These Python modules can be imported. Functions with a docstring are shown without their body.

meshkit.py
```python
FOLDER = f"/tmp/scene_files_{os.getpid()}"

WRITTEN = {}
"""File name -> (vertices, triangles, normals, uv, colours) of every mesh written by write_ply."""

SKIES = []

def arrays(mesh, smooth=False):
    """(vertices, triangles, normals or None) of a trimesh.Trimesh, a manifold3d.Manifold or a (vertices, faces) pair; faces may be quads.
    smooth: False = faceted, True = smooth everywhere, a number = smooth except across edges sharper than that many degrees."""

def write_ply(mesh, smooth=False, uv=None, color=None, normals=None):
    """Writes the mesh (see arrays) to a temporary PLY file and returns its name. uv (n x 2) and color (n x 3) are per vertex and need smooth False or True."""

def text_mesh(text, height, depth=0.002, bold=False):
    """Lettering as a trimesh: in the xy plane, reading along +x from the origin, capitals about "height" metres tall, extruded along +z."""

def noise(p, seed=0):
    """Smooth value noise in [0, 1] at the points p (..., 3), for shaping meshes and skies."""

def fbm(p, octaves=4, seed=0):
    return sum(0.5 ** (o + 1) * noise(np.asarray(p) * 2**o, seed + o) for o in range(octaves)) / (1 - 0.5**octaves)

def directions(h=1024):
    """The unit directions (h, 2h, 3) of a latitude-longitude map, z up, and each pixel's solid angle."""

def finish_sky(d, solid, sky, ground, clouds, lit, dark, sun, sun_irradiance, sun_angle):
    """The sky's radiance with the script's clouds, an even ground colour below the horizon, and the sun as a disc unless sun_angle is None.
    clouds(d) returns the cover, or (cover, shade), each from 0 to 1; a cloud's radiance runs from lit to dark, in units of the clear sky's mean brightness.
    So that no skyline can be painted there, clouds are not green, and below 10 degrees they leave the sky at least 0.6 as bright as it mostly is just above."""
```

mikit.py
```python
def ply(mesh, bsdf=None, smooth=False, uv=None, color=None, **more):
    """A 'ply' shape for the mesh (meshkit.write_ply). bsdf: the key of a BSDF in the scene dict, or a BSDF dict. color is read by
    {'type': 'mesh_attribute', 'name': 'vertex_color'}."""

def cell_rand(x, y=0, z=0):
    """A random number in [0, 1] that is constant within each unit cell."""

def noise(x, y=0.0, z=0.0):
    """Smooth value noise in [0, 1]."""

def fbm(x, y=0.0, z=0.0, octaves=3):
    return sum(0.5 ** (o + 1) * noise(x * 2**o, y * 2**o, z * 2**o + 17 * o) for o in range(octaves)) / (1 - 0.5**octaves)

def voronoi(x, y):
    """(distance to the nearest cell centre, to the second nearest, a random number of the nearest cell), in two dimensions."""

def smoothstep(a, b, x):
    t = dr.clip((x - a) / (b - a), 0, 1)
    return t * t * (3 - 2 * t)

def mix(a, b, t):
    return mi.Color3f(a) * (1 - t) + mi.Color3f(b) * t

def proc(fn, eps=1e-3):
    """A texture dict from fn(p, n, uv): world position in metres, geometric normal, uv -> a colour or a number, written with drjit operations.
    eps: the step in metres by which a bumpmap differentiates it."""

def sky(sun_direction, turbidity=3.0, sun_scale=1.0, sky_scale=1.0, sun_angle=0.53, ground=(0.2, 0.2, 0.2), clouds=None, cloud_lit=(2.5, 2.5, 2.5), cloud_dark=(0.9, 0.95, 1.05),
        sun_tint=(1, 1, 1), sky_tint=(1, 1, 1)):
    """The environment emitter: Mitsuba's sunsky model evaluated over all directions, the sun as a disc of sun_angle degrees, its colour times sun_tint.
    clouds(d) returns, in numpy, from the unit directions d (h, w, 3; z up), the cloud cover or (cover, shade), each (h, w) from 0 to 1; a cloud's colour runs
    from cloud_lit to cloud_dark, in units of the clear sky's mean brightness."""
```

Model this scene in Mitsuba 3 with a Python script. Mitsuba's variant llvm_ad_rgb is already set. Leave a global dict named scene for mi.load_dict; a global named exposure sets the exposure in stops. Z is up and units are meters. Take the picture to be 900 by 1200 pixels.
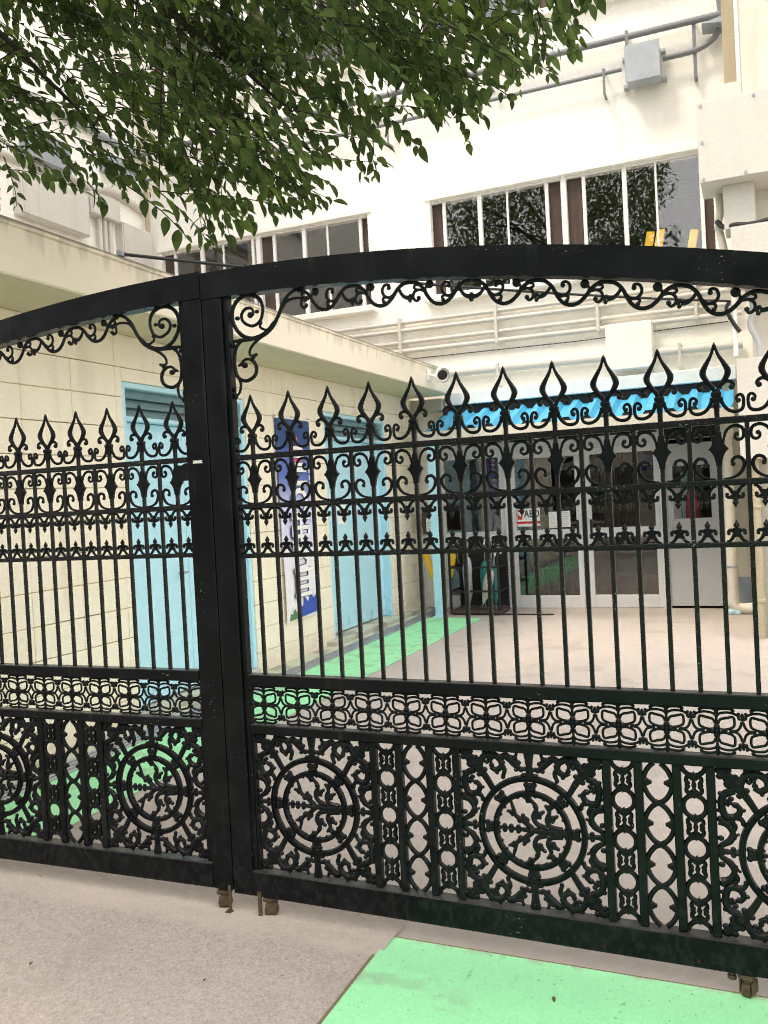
import math
import numpy as np, trimesh, shapely
from shapely.geometry import Polygon, box as sbox
import drjit as dr
import mitsuba as mi
import mikit, meshkit
from mikit import proc, noise, fbm, smoothstep, mix, voronoi, cell_rand

T = mi.ScalarTransform4f
PI = math.pi
rng = np.random.default_rng(7)

# ---------------------------------------------------------------- camera, sky, exposure
F = np.array([-0.39258275, 0.91953526, -0.01826699])
UP = np.array([0.04090828, 0.03730021, 0.99846643])
EYE = np.array([0, 0, 1.55])
exposure = 3.15
scene = {
    'type': 'scene',
    'camera': {'type': 'perspective', 'fov': 61.0445, 'fov_axis': 'y', 'near_clip': 0.05, 'far_clip': 300.0,
               'to_world': T().look_at(origin=EYE.tolist(), target=(EYE + F).tolist(), up=UP.tolist())},
    'sky': mikit.sky([-0.30, -0.45, 0.84], turbidity=4, sun_scale=0.22, sky_scale=1.0, sun_angle=14, clouds=lambda d: 1.0,
                     cloud_lit=(2.55, 2.5, 2.45), cloud_dark=(1.0, 1.0, 1.02), ground=(0.25, 0.23, 0.21)),
}
labels = {}

# ---------------------------------------------------------------- helpers
def key_for(name):
    if name not in scene:
        return name
    i = 1
    while f'{name}_{i:03d}' in scene:
        i += 1
    return f'{name}_{i:03d}'

used = set()
def thing(name, label=None, cat=None, group=None, kind=None):
    """Reserve a key for a thing whose parts follow."""
    k, i = name, 1
    while k in used or k in scene:
        k, i = f'{name}_{i:03d}', i + 1
    used.add(k)
    tag(k, label, cat, group, kind)
    return k

def tag(k, label=None, cat=None, group=None, kind=None):
    d = labels.setdefault(k, {})
    for a, b in (('label', label), ('category', cat), ('group', group), ('kind', kind)):
        if b:
            d[a] = b
    return k

def put(name, shape, parent=None, M=None, label=None):
    k = key_for(name if parent is None else parent + '__' + name)
    used.add(k)
    s = dict(shape)
    if M is not None:
        s['to_world'] = M
    scene[k] = s
    if label:
        tag(k, label)
    return k

def part(name, mesh, bsdf, parent, smooth=False, M=None, label=None, **kw):
    return put(name, mikit.ply(mesh, bsdf, smooth, **kw), parent, M, label)

def solo(name, mesh, bsdf, label, cat, smooth=False, group=None, kind=None):
    k = put(name, mikit.ply(mesh, bsdf, smooth))
    tag(k, label, cat, group, kind)
    return k

def struct(name, mesh, bsdf, smooth=False):
    k = put(name, mikit.ply(mesh, bsdf, smooth))
    tag(k, kind='structure')
    return k

def cat(*ms):
    ms = [m for a in ms for m in (a if isinstance(a, (list, tuple)) else [a])]
    return trimesh.util.concatenate(ms)

_BF = None
def bx(x0, x1, y0, y1, z0, z1, b=0.0):
    """A box, its edges chamfered by b."""
    if b <= 0:
        m = trimesh.creation.box(extents=(x1 - x0, y1 - y0, z1 - z0))
        m.apply_translation(((x0 + x1) / 2, (y0 + y1) / 2, (z0 + z1) / 2))
        return m
    h = np.array([x1 - x0, y1 - y0, z1 - z0]) / 2
    b = min(b, 0.45 * h.min())
    P = []
    for sx in (-1, 1):
        for sy in (-1, 1):
            for sz in (-1, 1):
                s = np.array([sx, sy, sz])
                for k in range(3):
                    q = h - b
                    q[k] = h[k]
                    P.append(s * q)
    m = trimesh.convex.convex_hull(np.array(P))
    m.apply_translation(((x0 + x1) / 2, (y0 + y1) / 2, (z0 + z1) / 2))
    return m

def cyl(p, q, r, n=12):
    return trimesh.creation.cylinder(radius=r, segment=[p, q], sections=n)

def catmull(P, n=6):
    P = np.asarray(P, float)
    Q = np.vstack([2 * P[0] - P[1], P, 2 * P[-1] - P[-2]])
    out = []
    for i in range(1, len(Q) - 2):
        a, b, c, d = Q[i - 1], Q[i], Q[i + 1], Q[i + 2]
        for t in np.linspace(0, 1, n, endpoint=False):
            out.append(0.5 * (2 * b + (c - a) * t + (2 * a - 5 * b + 4 * c - d) * t * t + (3 * b - a - 3 * c + d) * t ** 3))
    out.append(P[-1])
    return np.array(out)

def tube3(P, r, n=8, closed=False):
    """A tube along 3D points with radius r (number or list)."""
    P = np.asarray(P, float)
    r = np.broadcast_to(np.asarray(r, float), (len(P),))
    t = np.gradient(P, axis=0)
    if closed:
        t = np.roll(P, -1, 0) - np.roll(P, 1, 0)
    t /= np.linalg.norm(t, axis=1, keepdims=True) + 1e-12
    a = np.cross(t[0], [0, 0, 1.0] if abs(t[0][2]) < 0.9 else [1.0, 0, 0])
    A = []
    for k in range(len(P)):
        a = a - t[k] * (a @ t[k])
        a /= np.linalg.norm(a) + 1e-12
        A.append(a)
    A = np.array(A)
    B = np.cross(t, A)
    ang = np.arange(n) * 2 * PI / n
    V = P[:, None] + r[:, None, None] * (np.cos(ang)[None, :, None] * A[:, None] + np.sin(ang)[None, :, None] * B[:, None])
    return _skin(V, closed)

def _skin(V, closed=False):
    L, n = V.shape[:2]
    v = V.reshape(-1, 3)
    f = []
    for i in range(L if closed else L - 1):
        i2 = (i + 1) % L
        for j in range(n):
            j2 = (j + 1) % n
            a, b, c, d = i * n + j, i * n + j2, i2 * n + j2, i2 * n + j
            f += [(a, b, c), (a, c, d)]
    if not closed:
        v = np.vstack([v, V[0].mean(0), V[-1].mean(0)])
        k = L * n
        for j in range(n):
            f += [(k, (j + 1) % n, j), (k + 1, (L - 1) * n + j, (L - 1) * n + (j + 1) % n)]
    return trimesh.Trimesh(v, np.array(f), process=False)

# 2D ornament in the gate plane: x, z; thickness along y
def rod(P, r, ry=None, n=8, spl=5, closed=False):
    """Swept bar of elliptical section along a 2D curve: r (list ok) in the plane, ry across."""
    P = np.asarray(P, float)
    rr = np.broadcast_to(np.asarray(r, float), (len(P),))
    if ry is not None:
        ry = np.broadcast_to(np.asarray(ry, float), (len(P),))
    if spl and len(P) > 2:
        if ry is not None:
            ry = catmull(np.c_[ry, ry], spl)[:, 0]
        rr = np.maximum(catmull(np.c_[rr, rr], spl)[:, 0], 0.0006)
        P = catmull(P, spl)
    if closed:
        t = np.roll(P, -1, 0) - np.roll(P, 1, 0)
    else:
        t = np.gradient(P, axis=0)
    t /= np.linalg.norm(t, axis=1, keepdims=True) + 1e-12
    N = np.c_[-t[:, 1], t[:, 0]]
    ry_ = rr * 0.9 if ry is None else ry
    ang = (np.arange(n) + 0.5) * 2 * PI / n
    V = np.zeros((len(P), n, 3))
    V[:, :, 0] = P[:, None, 0] + N[:, None, 0] * rr[:, None] * np.cos(ang)
    V[:, :, 2] = P[:, None, 1] + N[:, None, 1] * rr[:, None] * np.cos(ang)
    V[:, :, 1] = ry_[:, None] * np.sin(ang)
    return _skin(V, closed)

def blob(x, z, rx, rz=None, ry=None, rot=0, y=0):
    m = trimesh.creation.uv_sphere(1.0, count=[7, 10])
    m.apply_scale([rx, ry or 0.9 * rx, rz or rx])
    if rot:
        m.apply_transform(trimesh.transformations.rotation_matrix(-rot, [0, 1, 0]))
    m.apply_translation([x, y, z])
    return m

def plate(pts, d, b=0.0015, holes=()):
    """Cast plate of 2D outline (x, z), thickness d along y, with a stepped edge."""
    p = pts if isinstance(pts, Polygon) else Polygon(pts, holes)
    out = []
    for q, dd in ((p, d - 2 * b), (p.buffer(-b), d)):
        for g in getattr(q, 'geoms', [q]):
            if g.is_empty or g.area < 1e-8:
                continue
            m = trimesh.creation.extrude_polygon(g, dd, engine='earcut')
            v = np.array(m.vertices)
            m.vertices = np.c_[v[:, 0], v[:, 2] - dd / 2, v[:, 1]]
            m.invert()
            out.append(m)
    return cat(out)

def mir(m, x=True, z=False):
    m = m.copy()
    v = np.array(m.vertices)
    if x:
        v[:, 0] *= -1
    if z:
        v[:, 2] *= -1
    m.vertices = v
    if x != z:
        m.invert()
    return m

def both(m):
    return cat(m, mir(m))

def quad4(m):
    a = cat(m, mir(m))
    return cat(a, mir(a, False, True))

def mv(m, x=0, y=0, z=0):
    m = m.copy()
    m.apply_translation([x, y, z])
    return m

def slab(poly, y0, y1):
    """Polygon in x, z extruded from y0 to y1."""
    m = trimesh.creation.extrude_polygon(poly, y1 - y0, engine='earcut')
    v = np.array(m.vertices)
    m.vertices = np.c_[v[:, 0], v[:, 2] + y0, v[:, 1]]
    m.invert()
    return m

def sheet(poly, z, th=0.0):
    m = trimesh.creation.extrude_polygon(poly, max(th, 0.002), engine='earcut')
    m.apply_translation([0, 0, z - max(th, 0.002)])
    return m

# ---------------------------------------------------------------- materials
def rgb(*c):
    return {'type': 'rgb', 'value': list(c)}

def two(b):
    return {'type': 'twosided', 'bsdf': b}

def principled(col, rough=0.5, spec=0.5, metal=0.0, **kw):
    return two({'type': 'principled', 'base_color': col if isinstance(col, dict) else rgb(*col), 'roughness': rough if isinstance(rough, dict) else float(rough),
                'specular': float(spec), 'metallic': float(metal), **kw})

def bump(b, fn, eps=2e-3):
    t = proc(fn, eps)
    return two({'type': 'bumpmap', 'arbitrary': t, 'scale': 1.0, 'bsdf': b['bsdf']})

def iron_col(p, n, uv):
    c = mix((0.0030, 0.0040, 0.0050), (0.0062, 0.0078, 0.0086), smoothstep(0.35, 0.75, fbm(p.x * 9, p.y * 9, p.z * 9)))
    dust = smoothstep(0.6, 0.98, n.z) * (0.4 + 0.6 * noise(p.x * 30, p.y * 30, p.z * 30))
    c = mix(c, (0.085, 0.085, 0.082), dust * 0.8)
    low = (1 - smoothstep(0.06, 0.62, p.z)) * smoothstep(0.40, 0.75, fbm(p.x * 70, p.y * 70, p.z * 34)) * (0.4 + 0.9 * noise(p.x * 6, p.y * 6, p.z * 12))
    c = mix(c, (0.026, 0.028, 0.027), low * 0.42)
    sp = smoothstep(0.93, 0.95, noise(p.x * 230, p.y * 230, p.z * 150)) * smoothstep(0.60, 0.72, noise(p.x * 9, p.y * 9, p.z * 5))
    drip = smoothstep(0.70, 0.85, noise(p.x * 75, p.y * 75, p.z * 3.0)) * smoothstep(0.45, 0.7, noise(p.x * 5, p.y * 5, p.z * 4))
    c = mix(c, (0.016, 0.018, 0.0175), drip * 0.7)
    rust = smoothstep(0.78, 0.9, fbm(p.x * 26, p.y * 26, p.z * 20)) * (1 - smoothstep(0.08, 0.2, p.z))
    c = mix(c, (0.05, 0.028, 0.016), rust * 0.6)
    chip = (1 - smoothstep(0.004, 0.007, dr.abs(p.z - 1.716))) * smoothstep(0.54, 0.60, noise(p.x * 150, 1.0, p.z * 60)) * smoothstep(-1.965, -1.955, p.x) * (1 - smoothstep(-1.905, -1.895, p.x))
    return mix(mix(c, (0.42, 0.40, 0.38), sp * 0.75), (0.6, 0.58, 0.55), chip)
scene['mat_iron'] = principled(proc(iron_col), proc(lambda p, n, uv: 0.24 + 0.20 * noise(p.x * 14, p.y * 14, p.z * 14)), 0.13)

def barcol(p, n, uv):
    c = mix((0.0030, 0.0036, 0.0042), (0.0065, 0.0075, 0.0080), noise(p.x * 60, p.y * 60, p.z * 25))
    sp = smoothstep(0.86, 0.90, noise(p.x * 330, p.y * 330, p.z * 190)) * smoothstep(0.30, 0.6, noise(p.x * 13, p.y * 9, p.z * 5))
    return mix(c, (0.34, 0.34, 0.35), sp * 0.62)
scene['mat_bar'] = bump(principled(proc(barcol), 0.30, 0.25), lambda p, n, uv: 0.0013 * noise(p.x * 210, p.y * 210, p.z * 150), 1.5e-3)
scene['mat_rust'] = principled(proc(lambda p, n, uv: mix((0.035, 0.022, 0.013), (0.12, 0.085, 0.05), fbm(p.x * 60, p.y * 60, p.z * 60))), 0.7, 0.3)
scene['mat_greenpaint'] = principled((0.08, 0.30, 0.17), 0.6, 0.4)

def grime(base, dark, sc=1.0, amount=0.35):
    def f(p, n, uv):
        st = fbm(p.x * 7 * sc + p.y * 7 * sc, p.x * 0.6 - p.y * 0.4, p.z * 0.55)
        c = mix(base, dark, smoothstep(0.48, 0.82, st) * amount)
        g = fbm(p.x * 38, p.y * 38, p.z * 38)
        return c * (0.93 + 0.14 * g)
    return f
scene['mat_wall'] = bump(principled(proc(grime((0.87, 0.85, 0.80), (0.66, 0.58, 0.46), 1.0, 0.16)), 0.75, 0.25), lambda p, n, uv: 0.0016 * fbm(p.x * 26, p.y * 26, p.z * 26), 4e-3)

def blockcol(p, n, uv):
    c = mix((0.86, 0.805, 0.665), (0.80, 0.74, 0.59), fbm(p.y * 1.1 + 3, p.x, p.z * 1.7))
    st = smoothstep(0.55, 0.86, fbm(p.y * 9, p.x * 3, p.z * 0.8))
    c = mix(c, (0.44, 0.37, 0.26), st * 0.25)
    spot = smoothstep(0.80, 0.9, fbm(p.y * 7 + 9, p.x, p.z * 7))
    c = mix(c, (0.45, 0.41, 0.33), spot * 0.5)
    low = (1 - smoothstep(0.0, 0.3, p.z)) * fbm(p.y * 6, p.x, p.z * 9)
    return mix(c, (0.42, 0.36, 0.27), low * 0.7) * (0.95 + 0.1 * noise(p.y * 70, p.x * 70, p.z * 70))
scene['mat_block'] = bump(principled(proc(blockcol), 0.7, 0.3), lambda p, n, uv: 0.0009 * fbm(p.y * 60, p.x * 60, p.z * 60), 3e-3)
scene['mat_stair'] = bump(principled(proc(grime((0.62, 0.585, 0.51), (0.46, 0.40, 0.31))), 0.75, 0.25), lambda p, n, uv: 0.0016 * fbm(p.x * 26, p.y * 26, p.z * 26), 4e-3)
scene['mat_joint'] = principled((0.17, 0.14, 0.09), 0.9, 0.1)
scene['mat_mortar'] = principled(proc(lambda p, n, uv: mix((0.50, 0.43, 0.31), (0.20, 0.165, 0.11), smoothstep(0.35, 0.65, noise(p.y * 2.4, p.x, p.z * 5)))), 0.9, 0.1)

def slabcol(p, n, uv):
    c = mix((0.80, 0.74, 0.62), (0.72, 0.66, 0.54), fbm(p.y * 1.5, p.x * 2, p.z * 3))
    run = noise(p.y * 16, p.x * 2, 0.3) * noise(p.y * 43, 2.0, 0.7)
    top = smoothstep(0.11, 0.0, 3.14 - p.z - run * 0.20)
    edge = smoothstep(3.095 + 0.03 * noise(p.y * 7, 0.4, 0.2), 3.125, p.z)
    c = mix(c, (0.20, 0.165, 0.12), top * smoothstep(0.30, 0.62, noise(p.y * 30, 5.0, 1.0) * (0.6 + 0.7 * noise(p.y * 2.3, 1.0, 4.0))) * 0.26)
    return mix(c, (0.13, 0.115, 0.085), edge * 0.8)
scene['mat_slab'] = principled(proc(slabcol), 0.85, 0.2)
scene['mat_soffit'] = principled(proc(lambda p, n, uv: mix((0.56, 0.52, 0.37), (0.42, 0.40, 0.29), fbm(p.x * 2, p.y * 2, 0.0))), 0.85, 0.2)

scene['mat_blue'] = principled(proc(lambda p, n, uv: mix((0.47, 0.74, 0.86), (0.41, 0.69, 0.81), fbm(p.x * 3, p.y * 3, p.z * 2)) * (1 - 0.55 * smoothstep(0.5, 0.8, fbm(p.x * 22, p.y * 22, p.z * 12)) * (1 - smoothstep(0.05, 0.32, p.z)))), 0.4, 0.5)
scene['mat_louvre'] = principled(proc(lambda p, n, uv: mix((0.20, 0.33, 0.36), (0.13, 0.20, 0.22), fbm(p.x * 9, p.y * 9, p.z * 40))), 0.5, 0.4)
scene['mat_roofblue'] = principled(proc(lambda p, n, uv: mix((0.055, 0.36, 0.62), (0.09, 0.36, 0.55), fbm(p.x * 8, p.y * 5, p.z * 5))), 0.5, 0.4)
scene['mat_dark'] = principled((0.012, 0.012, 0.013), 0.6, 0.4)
scene['mat_brown'] = principled(proc(lambda p, n, uv: mix((0.045, 0.028, 0.022), (0.075, 0.05, 0.04), noise(p.x * 26, p.y * 4, p.z * 2))), 0.6, 0.4)
scene['mat_alu'] = principled((0.64, 0.65, 0.66), 0.42, 0.5, 0.15)
scene['mat_white'] = principled((0.80, 0.79, 0.77), 0.4, 0.5)
scene['mat_beam'] = principled(proc(grime((0.70, 0.755, 0.77), (0.55, 0.57, 0.55))), 0.6, 0.4)
scene['mat_duct'] = principled(proc(grime((0.57, 0.55, 0.51), (0.47, 0.42, 0.34), 1.5, 0.25)), 0.5, 0.4)
scene['mat_steelgrey'] = principled(proc(lambda p, n, uv: mix((0.43, 0.44, 0.455), (0.37, 0.38, 0.395), fbm(p.x * 3, p.y * 3, p.z * 3))), 0.45, 0.5)
scene['mat_galv'] = principled(proc(lambda p, n, uv: mix((0.27, 0.30, 0.335), (0.36, 0.39, 0.42), fbm(p.x * 9 + p.y * 5, p.z * 9, 0.0))), 0.45, 0.5, 0.3)
scene['mat_pipe'] = principled((0.17, 0.18, 0.195), 0.45, 0.4)
scene['mat_pvc'] = principled(proc(grime((0.60, 0.58, 0.51), (0.45, 0.40, 0.30), 2.0, 0.4)), 0.4, 0.5)
scene['mat_ochre'] = principled(proc(grime((0.42, 0.37, 0.26), (0.27, 0.22, 0.15), 2.0, 0.6)), 0.6, 0.3)
scene['mat_greywall'] = principled(proc(grime((0.42, 0.40, 0.34), (0.28, 0.26, 0.21))), 0.8, 0.2)
scene['mat_bluegrey'] = principled((0.20, 0.24, 0.28), 0.7, 0.3)
scene['mat_rubber'] = principled((0.02, 0.02, 0.022), 0.55, 0.4)
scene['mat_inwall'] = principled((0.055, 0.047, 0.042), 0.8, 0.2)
scene['mat_yellow'] = principled((0.80, 0.50, 0.03), 0.5, 0.4)
scene['mat_red'] = principled((0.55, 0.02, 0.03), 0.4, 0.5)
scene['mat_paper'] = principled((0.78, 0.79, 0.79), 0.7, 0.2)
scene['mat_ink'] = principled((0.03, 0.03, 0.035), 0.6, 0.3)
scene['mat_teal'] = principled((0.03, 0.20, 0.19), 0.5, 0.4)
scene['mat_bark'] = bump(principled(proc(lambda p, n, uv: mix((0.016, 0.014, 0.012), (0.045, 0.038, 0.032), fbm(p.x * 22, p.y * 22, p.z * 8))), 0.9, 0.2), lambda p, n, uv: 0.006 * fbm(p.x * 30, p.y * 30, p.z * 10), 4e-3)
scene['mat_glass'] = {'type': 'thindielectric', 'int_ior': 1.72}

def leafcol(p, n, uv):
    a = noise(p.x * 9, p.y * 9, p.z * 9)
    c = mix((0.040, 0.066, 0.026), (0.088, 0.132, 0.045), a)
    c = mix(c, (0.135, 0.190, 0.060), smoothstep(0.40, 0.8, cell_rand(p.x * 14, p.y * 14, p.z * 14)) * 0.7)
    return mix(c, (0.17, 0.25, 0.05), smoothstep(0.66, 0.86, noise(p.x * 4 + 7, p.y * 4, p.z * 4)) * 0.8)
scene['mat_leaf'] = {'type': 'principledthin', 'base_color': proc(leafcol), 'roughness': 0.45, 'diff_trans': 1.3, 'eta': 1.45, 'spec_trans': 0.0}

def groundcol(p, n, uv):
    c = mix((0.385, 0.335, 0.310), (0.310, 0.274, 0.252), fbm(p.x * 1.3, p.y * 1.3, 0.2))
    c = c * (0.80 + 0.40 * fbm(p.x * 62, p.y * 62, 0.6))
    ag = noise(p.x * 190, p.y * 190, 1.0)
    c = c * (0.82 + 0.36 * ag)
    st = smoothstep(0.60, 0.80, fbm(p.x * 4.5 + 11, p.y * 4.5, 2.0))
    c = mix(c, (0.25, 0.22, 0.19), st * 0.22)
    spk = smoothstep(0.955, 0.97, noise(p.x * 55, p.y * 55, 3.0))
    return mix(c, (0.10, 0.09, 0.08), spk * 0.6)
scene['mat_ground'] = bump(principled(proc(groundcol), 0.85, 0.25), lambda p, n, uv: 0.0042 * noise(p.x * 95, p.y * 95, 0.0) + 0.006 * fbm(p.x * 22, p.y * 22, 1.0), 2.5e-3)

def yardcol(p, n, uv):
    c = mix((0.39, 0.347, 0.316), (0.335, 0.302, 0.276), fbm(p.x * 0.8 + 4, p.y * 0.8, 0.2))
    c = c * (0.9 + 0.2 * fbm(p.x * 30, p.y * 30, 0.6))
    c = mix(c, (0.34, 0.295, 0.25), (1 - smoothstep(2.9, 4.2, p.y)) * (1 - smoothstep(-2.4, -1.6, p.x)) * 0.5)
    to_facade = smoothstep(10.0, 10.9, p.y + 0.35 * noise(p.x * 3, p.y * 3, 0.0))  # yard colour gets darker towards the entrance facade
    c = mix(c, (0.25, 0.225, 0.20), to_facade * 0.75)
    st = smoothstep(0.63, 0.8, fbm(p.x * 3 + 21, p.y * 3, 2.0))
    return mix(c, (0.25, 0.215, 0.185), st * 0.4)
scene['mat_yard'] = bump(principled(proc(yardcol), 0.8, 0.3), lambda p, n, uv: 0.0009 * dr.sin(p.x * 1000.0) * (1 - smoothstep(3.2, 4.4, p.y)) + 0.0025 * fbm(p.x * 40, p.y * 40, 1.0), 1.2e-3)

def greencol(p, n, uv):
    c = mix((0.255, 0.640, 0.335), (0.300, 0.700, 0.380), fbm(p.x * 1.4, p.y * 1.4, 0.3))
    st = smoothstep(0.50, 0.72, fbm(p.x * 7.5 + 2, p.y * 10, 1.0)) * smoothstep(0.25, 0.6, noise(p.x * 2.1 + 3, p.y * 2.1, 0.0))
    c = mix(c, (0.25, 0.43, 0.26), st * 0.7)
    scuff = smoothstep(0.62, 0.8, fbm(p.x * 30, p.y * 5, 7.0)) * smoothstep(0.5, 0.7, noise(p.x * 2.2, p.y * 2.2, 9.0))
    c = mix(c, (0.22, 0.36, 0.23), scuff * 0.5)
    sp = smoothstep(0.80, 0.86, fbm(p.x * 60, p.y * 60, 4.0))
    c = mix(c, (0.14, 0.21, 0.14), sp * 0.6)
    edge = (1 - smoothstep(0.0, 0.05, dr.abs(p.y - 2.752) + 0.02 * noise(p.x * 40, p.y * 40, 1.0))) * smoothstep(0.35, 0.6, noise(p.x * 24, p.y * 24, 2.0))
    c = mix(c, (0.33, 0.33, 0.26), edge * 0.6)
    return c * (0.95 + 0.1 * noise(p.x * 160, p.y * 160, 0.0))
scene['mat_green'] = bump(principled(proc(greencol), 0.6, 0.35), lambda p, n, uv: 0.0022 * fbm(p.x * 24, p.y * 24, 1.0), 3e-3)

def palegreen(p, n, uv):
    c = mix((0.40, 0.47, 0.36), (0.46, 0.44, 0.36), fbm(p.x * 5, p.y * 2, 0.3))
    return mix(c, (0.24, 0.22, 0.18), smoothstep(0.5, 0.75, fbm(p.x * 7, p.y * 5, 2.0)) * 0.7)
scene['mat_kerb'] = principled(proc(palegreen), 0.85, 0.2)

def bannercol(p, n, uv):
    h = (p.z - 0.37) / 1.98
    c = mix((0.78, 0.74, 0.82), (0.58, 0.60, 0.84), smoothstep(0.22, 0.55, h))
    c = mix(c, (0.10, 0.16, 0.46), smoothstep(0.52, 0.74, h))
    return mix(c, (0.035, 0.075, 0.21), smoothstep(0.78, 0.90, h))
scene['mat_banner'] = principled(proc(bannercol), 0.7, 0.3)
scene['mat_navy'] = principled((0.03, 0.035, 0.12), 0.7, 0.2)
scene['mat_flower'] = principled((0.05, 0.10, 0.42), 0.7, 0.2)
scene['mat_flowerleaf'] = principled((0.10, 0.22, 0.10), 0.7, 0.2)
scene['mat_pink'] = principled((0.60, 0.12, 0.24), 0.7, 0.2)

# ---------------------------------------------------------------- ground
struct('ground', sheet(sbox(-60, -60, 60, 60), -0.004, 0.05), 'mat_ground')
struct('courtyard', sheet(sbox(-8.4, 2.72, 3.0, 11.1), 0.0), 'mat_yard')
struct('green_pavement', sheet(Polygon([(-1.215, -3), (2.6, -3), (2.6, 2.752), (-1.238, 2.752)]), 0.008, 0.010), 'mat_green')
struct('pavement_joint', cat(sheet(Polygon([(-1.229, -3), (-1.216, -3), (-1.239, 2.753), (-1.253, 2.753)]), 0.004, 0.003), sheet(sbox(-1.252, 2.7535, 2.6, 2.766), 0.004, 0.003)), 'mat_joint')
# worn, slightly raised cement ridge along the gate line
xs = np.linspace(-6, -1.22, 120)
prof = [(2.52, -0.006), (2.60, 0.0015), (2.64, 0.006), (2.68, 0.011), (2.73, 0.013), (2.78, 0.009), (2.84, 0.003), (2.95, 0.001)]
V = np.array([[(x, y + 0.02 * (meshkit.noise(np.array([x * 6, y * 8, 0.0]), 3) - 0.5), z * (0.75 + 0.5 * meshkit.noise(np.array([x * 9, y * 20, 1.0]), 4)) - 0.0015) for y, z in prof] for x in xs])
fs = []
for i in range(len(xs) - 1):
    for j in range(len(prof) - 1):
        a = i * len(prof) + j
        fs += [(a, a + len(prof), a + len(prof) + 1), (a, a + len(prof) + 1, a + 1)]
def ridgecol(p, n, uv):
    c = groundcol(p, n, uv)
    w = smoothstep(2.61, 2.68, p.y + 0.03 * noise(p.x * 9, p.y * 9, 0.0)) * (1 - smoothstep(2.74, 2.80, p.y))
    c = mix(c, (0.44, 0.385, 0.335), w * (0.35 + 0.4 * noise(p.x * 5, p.y * 20, 0.0)))
    return mix(c, (0.31, 0.27, 0.23), smoothstep(2.74, 2.82, p.y) * 0.6)
scene['mat_ridge'] = bump(principled(proc(ridgecol), 0.85, 0.2), lambda p, n, uv: 0.0028 * noise(p.x * 95, p.y * 95, 0.0) + 0.003 * fbm(p.x * 22, p.y * 22, 1.0), 2.5e-3)
struct('cement_ridge', trimesh.Trimesh(V.reshape(-1, 3), np.array(fs)), 'mat_ridge', True)
struct('green_strip', sheet(Polygon([(-3.80, 2.9), (-3.18, 2.9), (-3.10, 10.15), (-3.80, 10.15)]), 0.005), 'mat_green')
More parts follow.
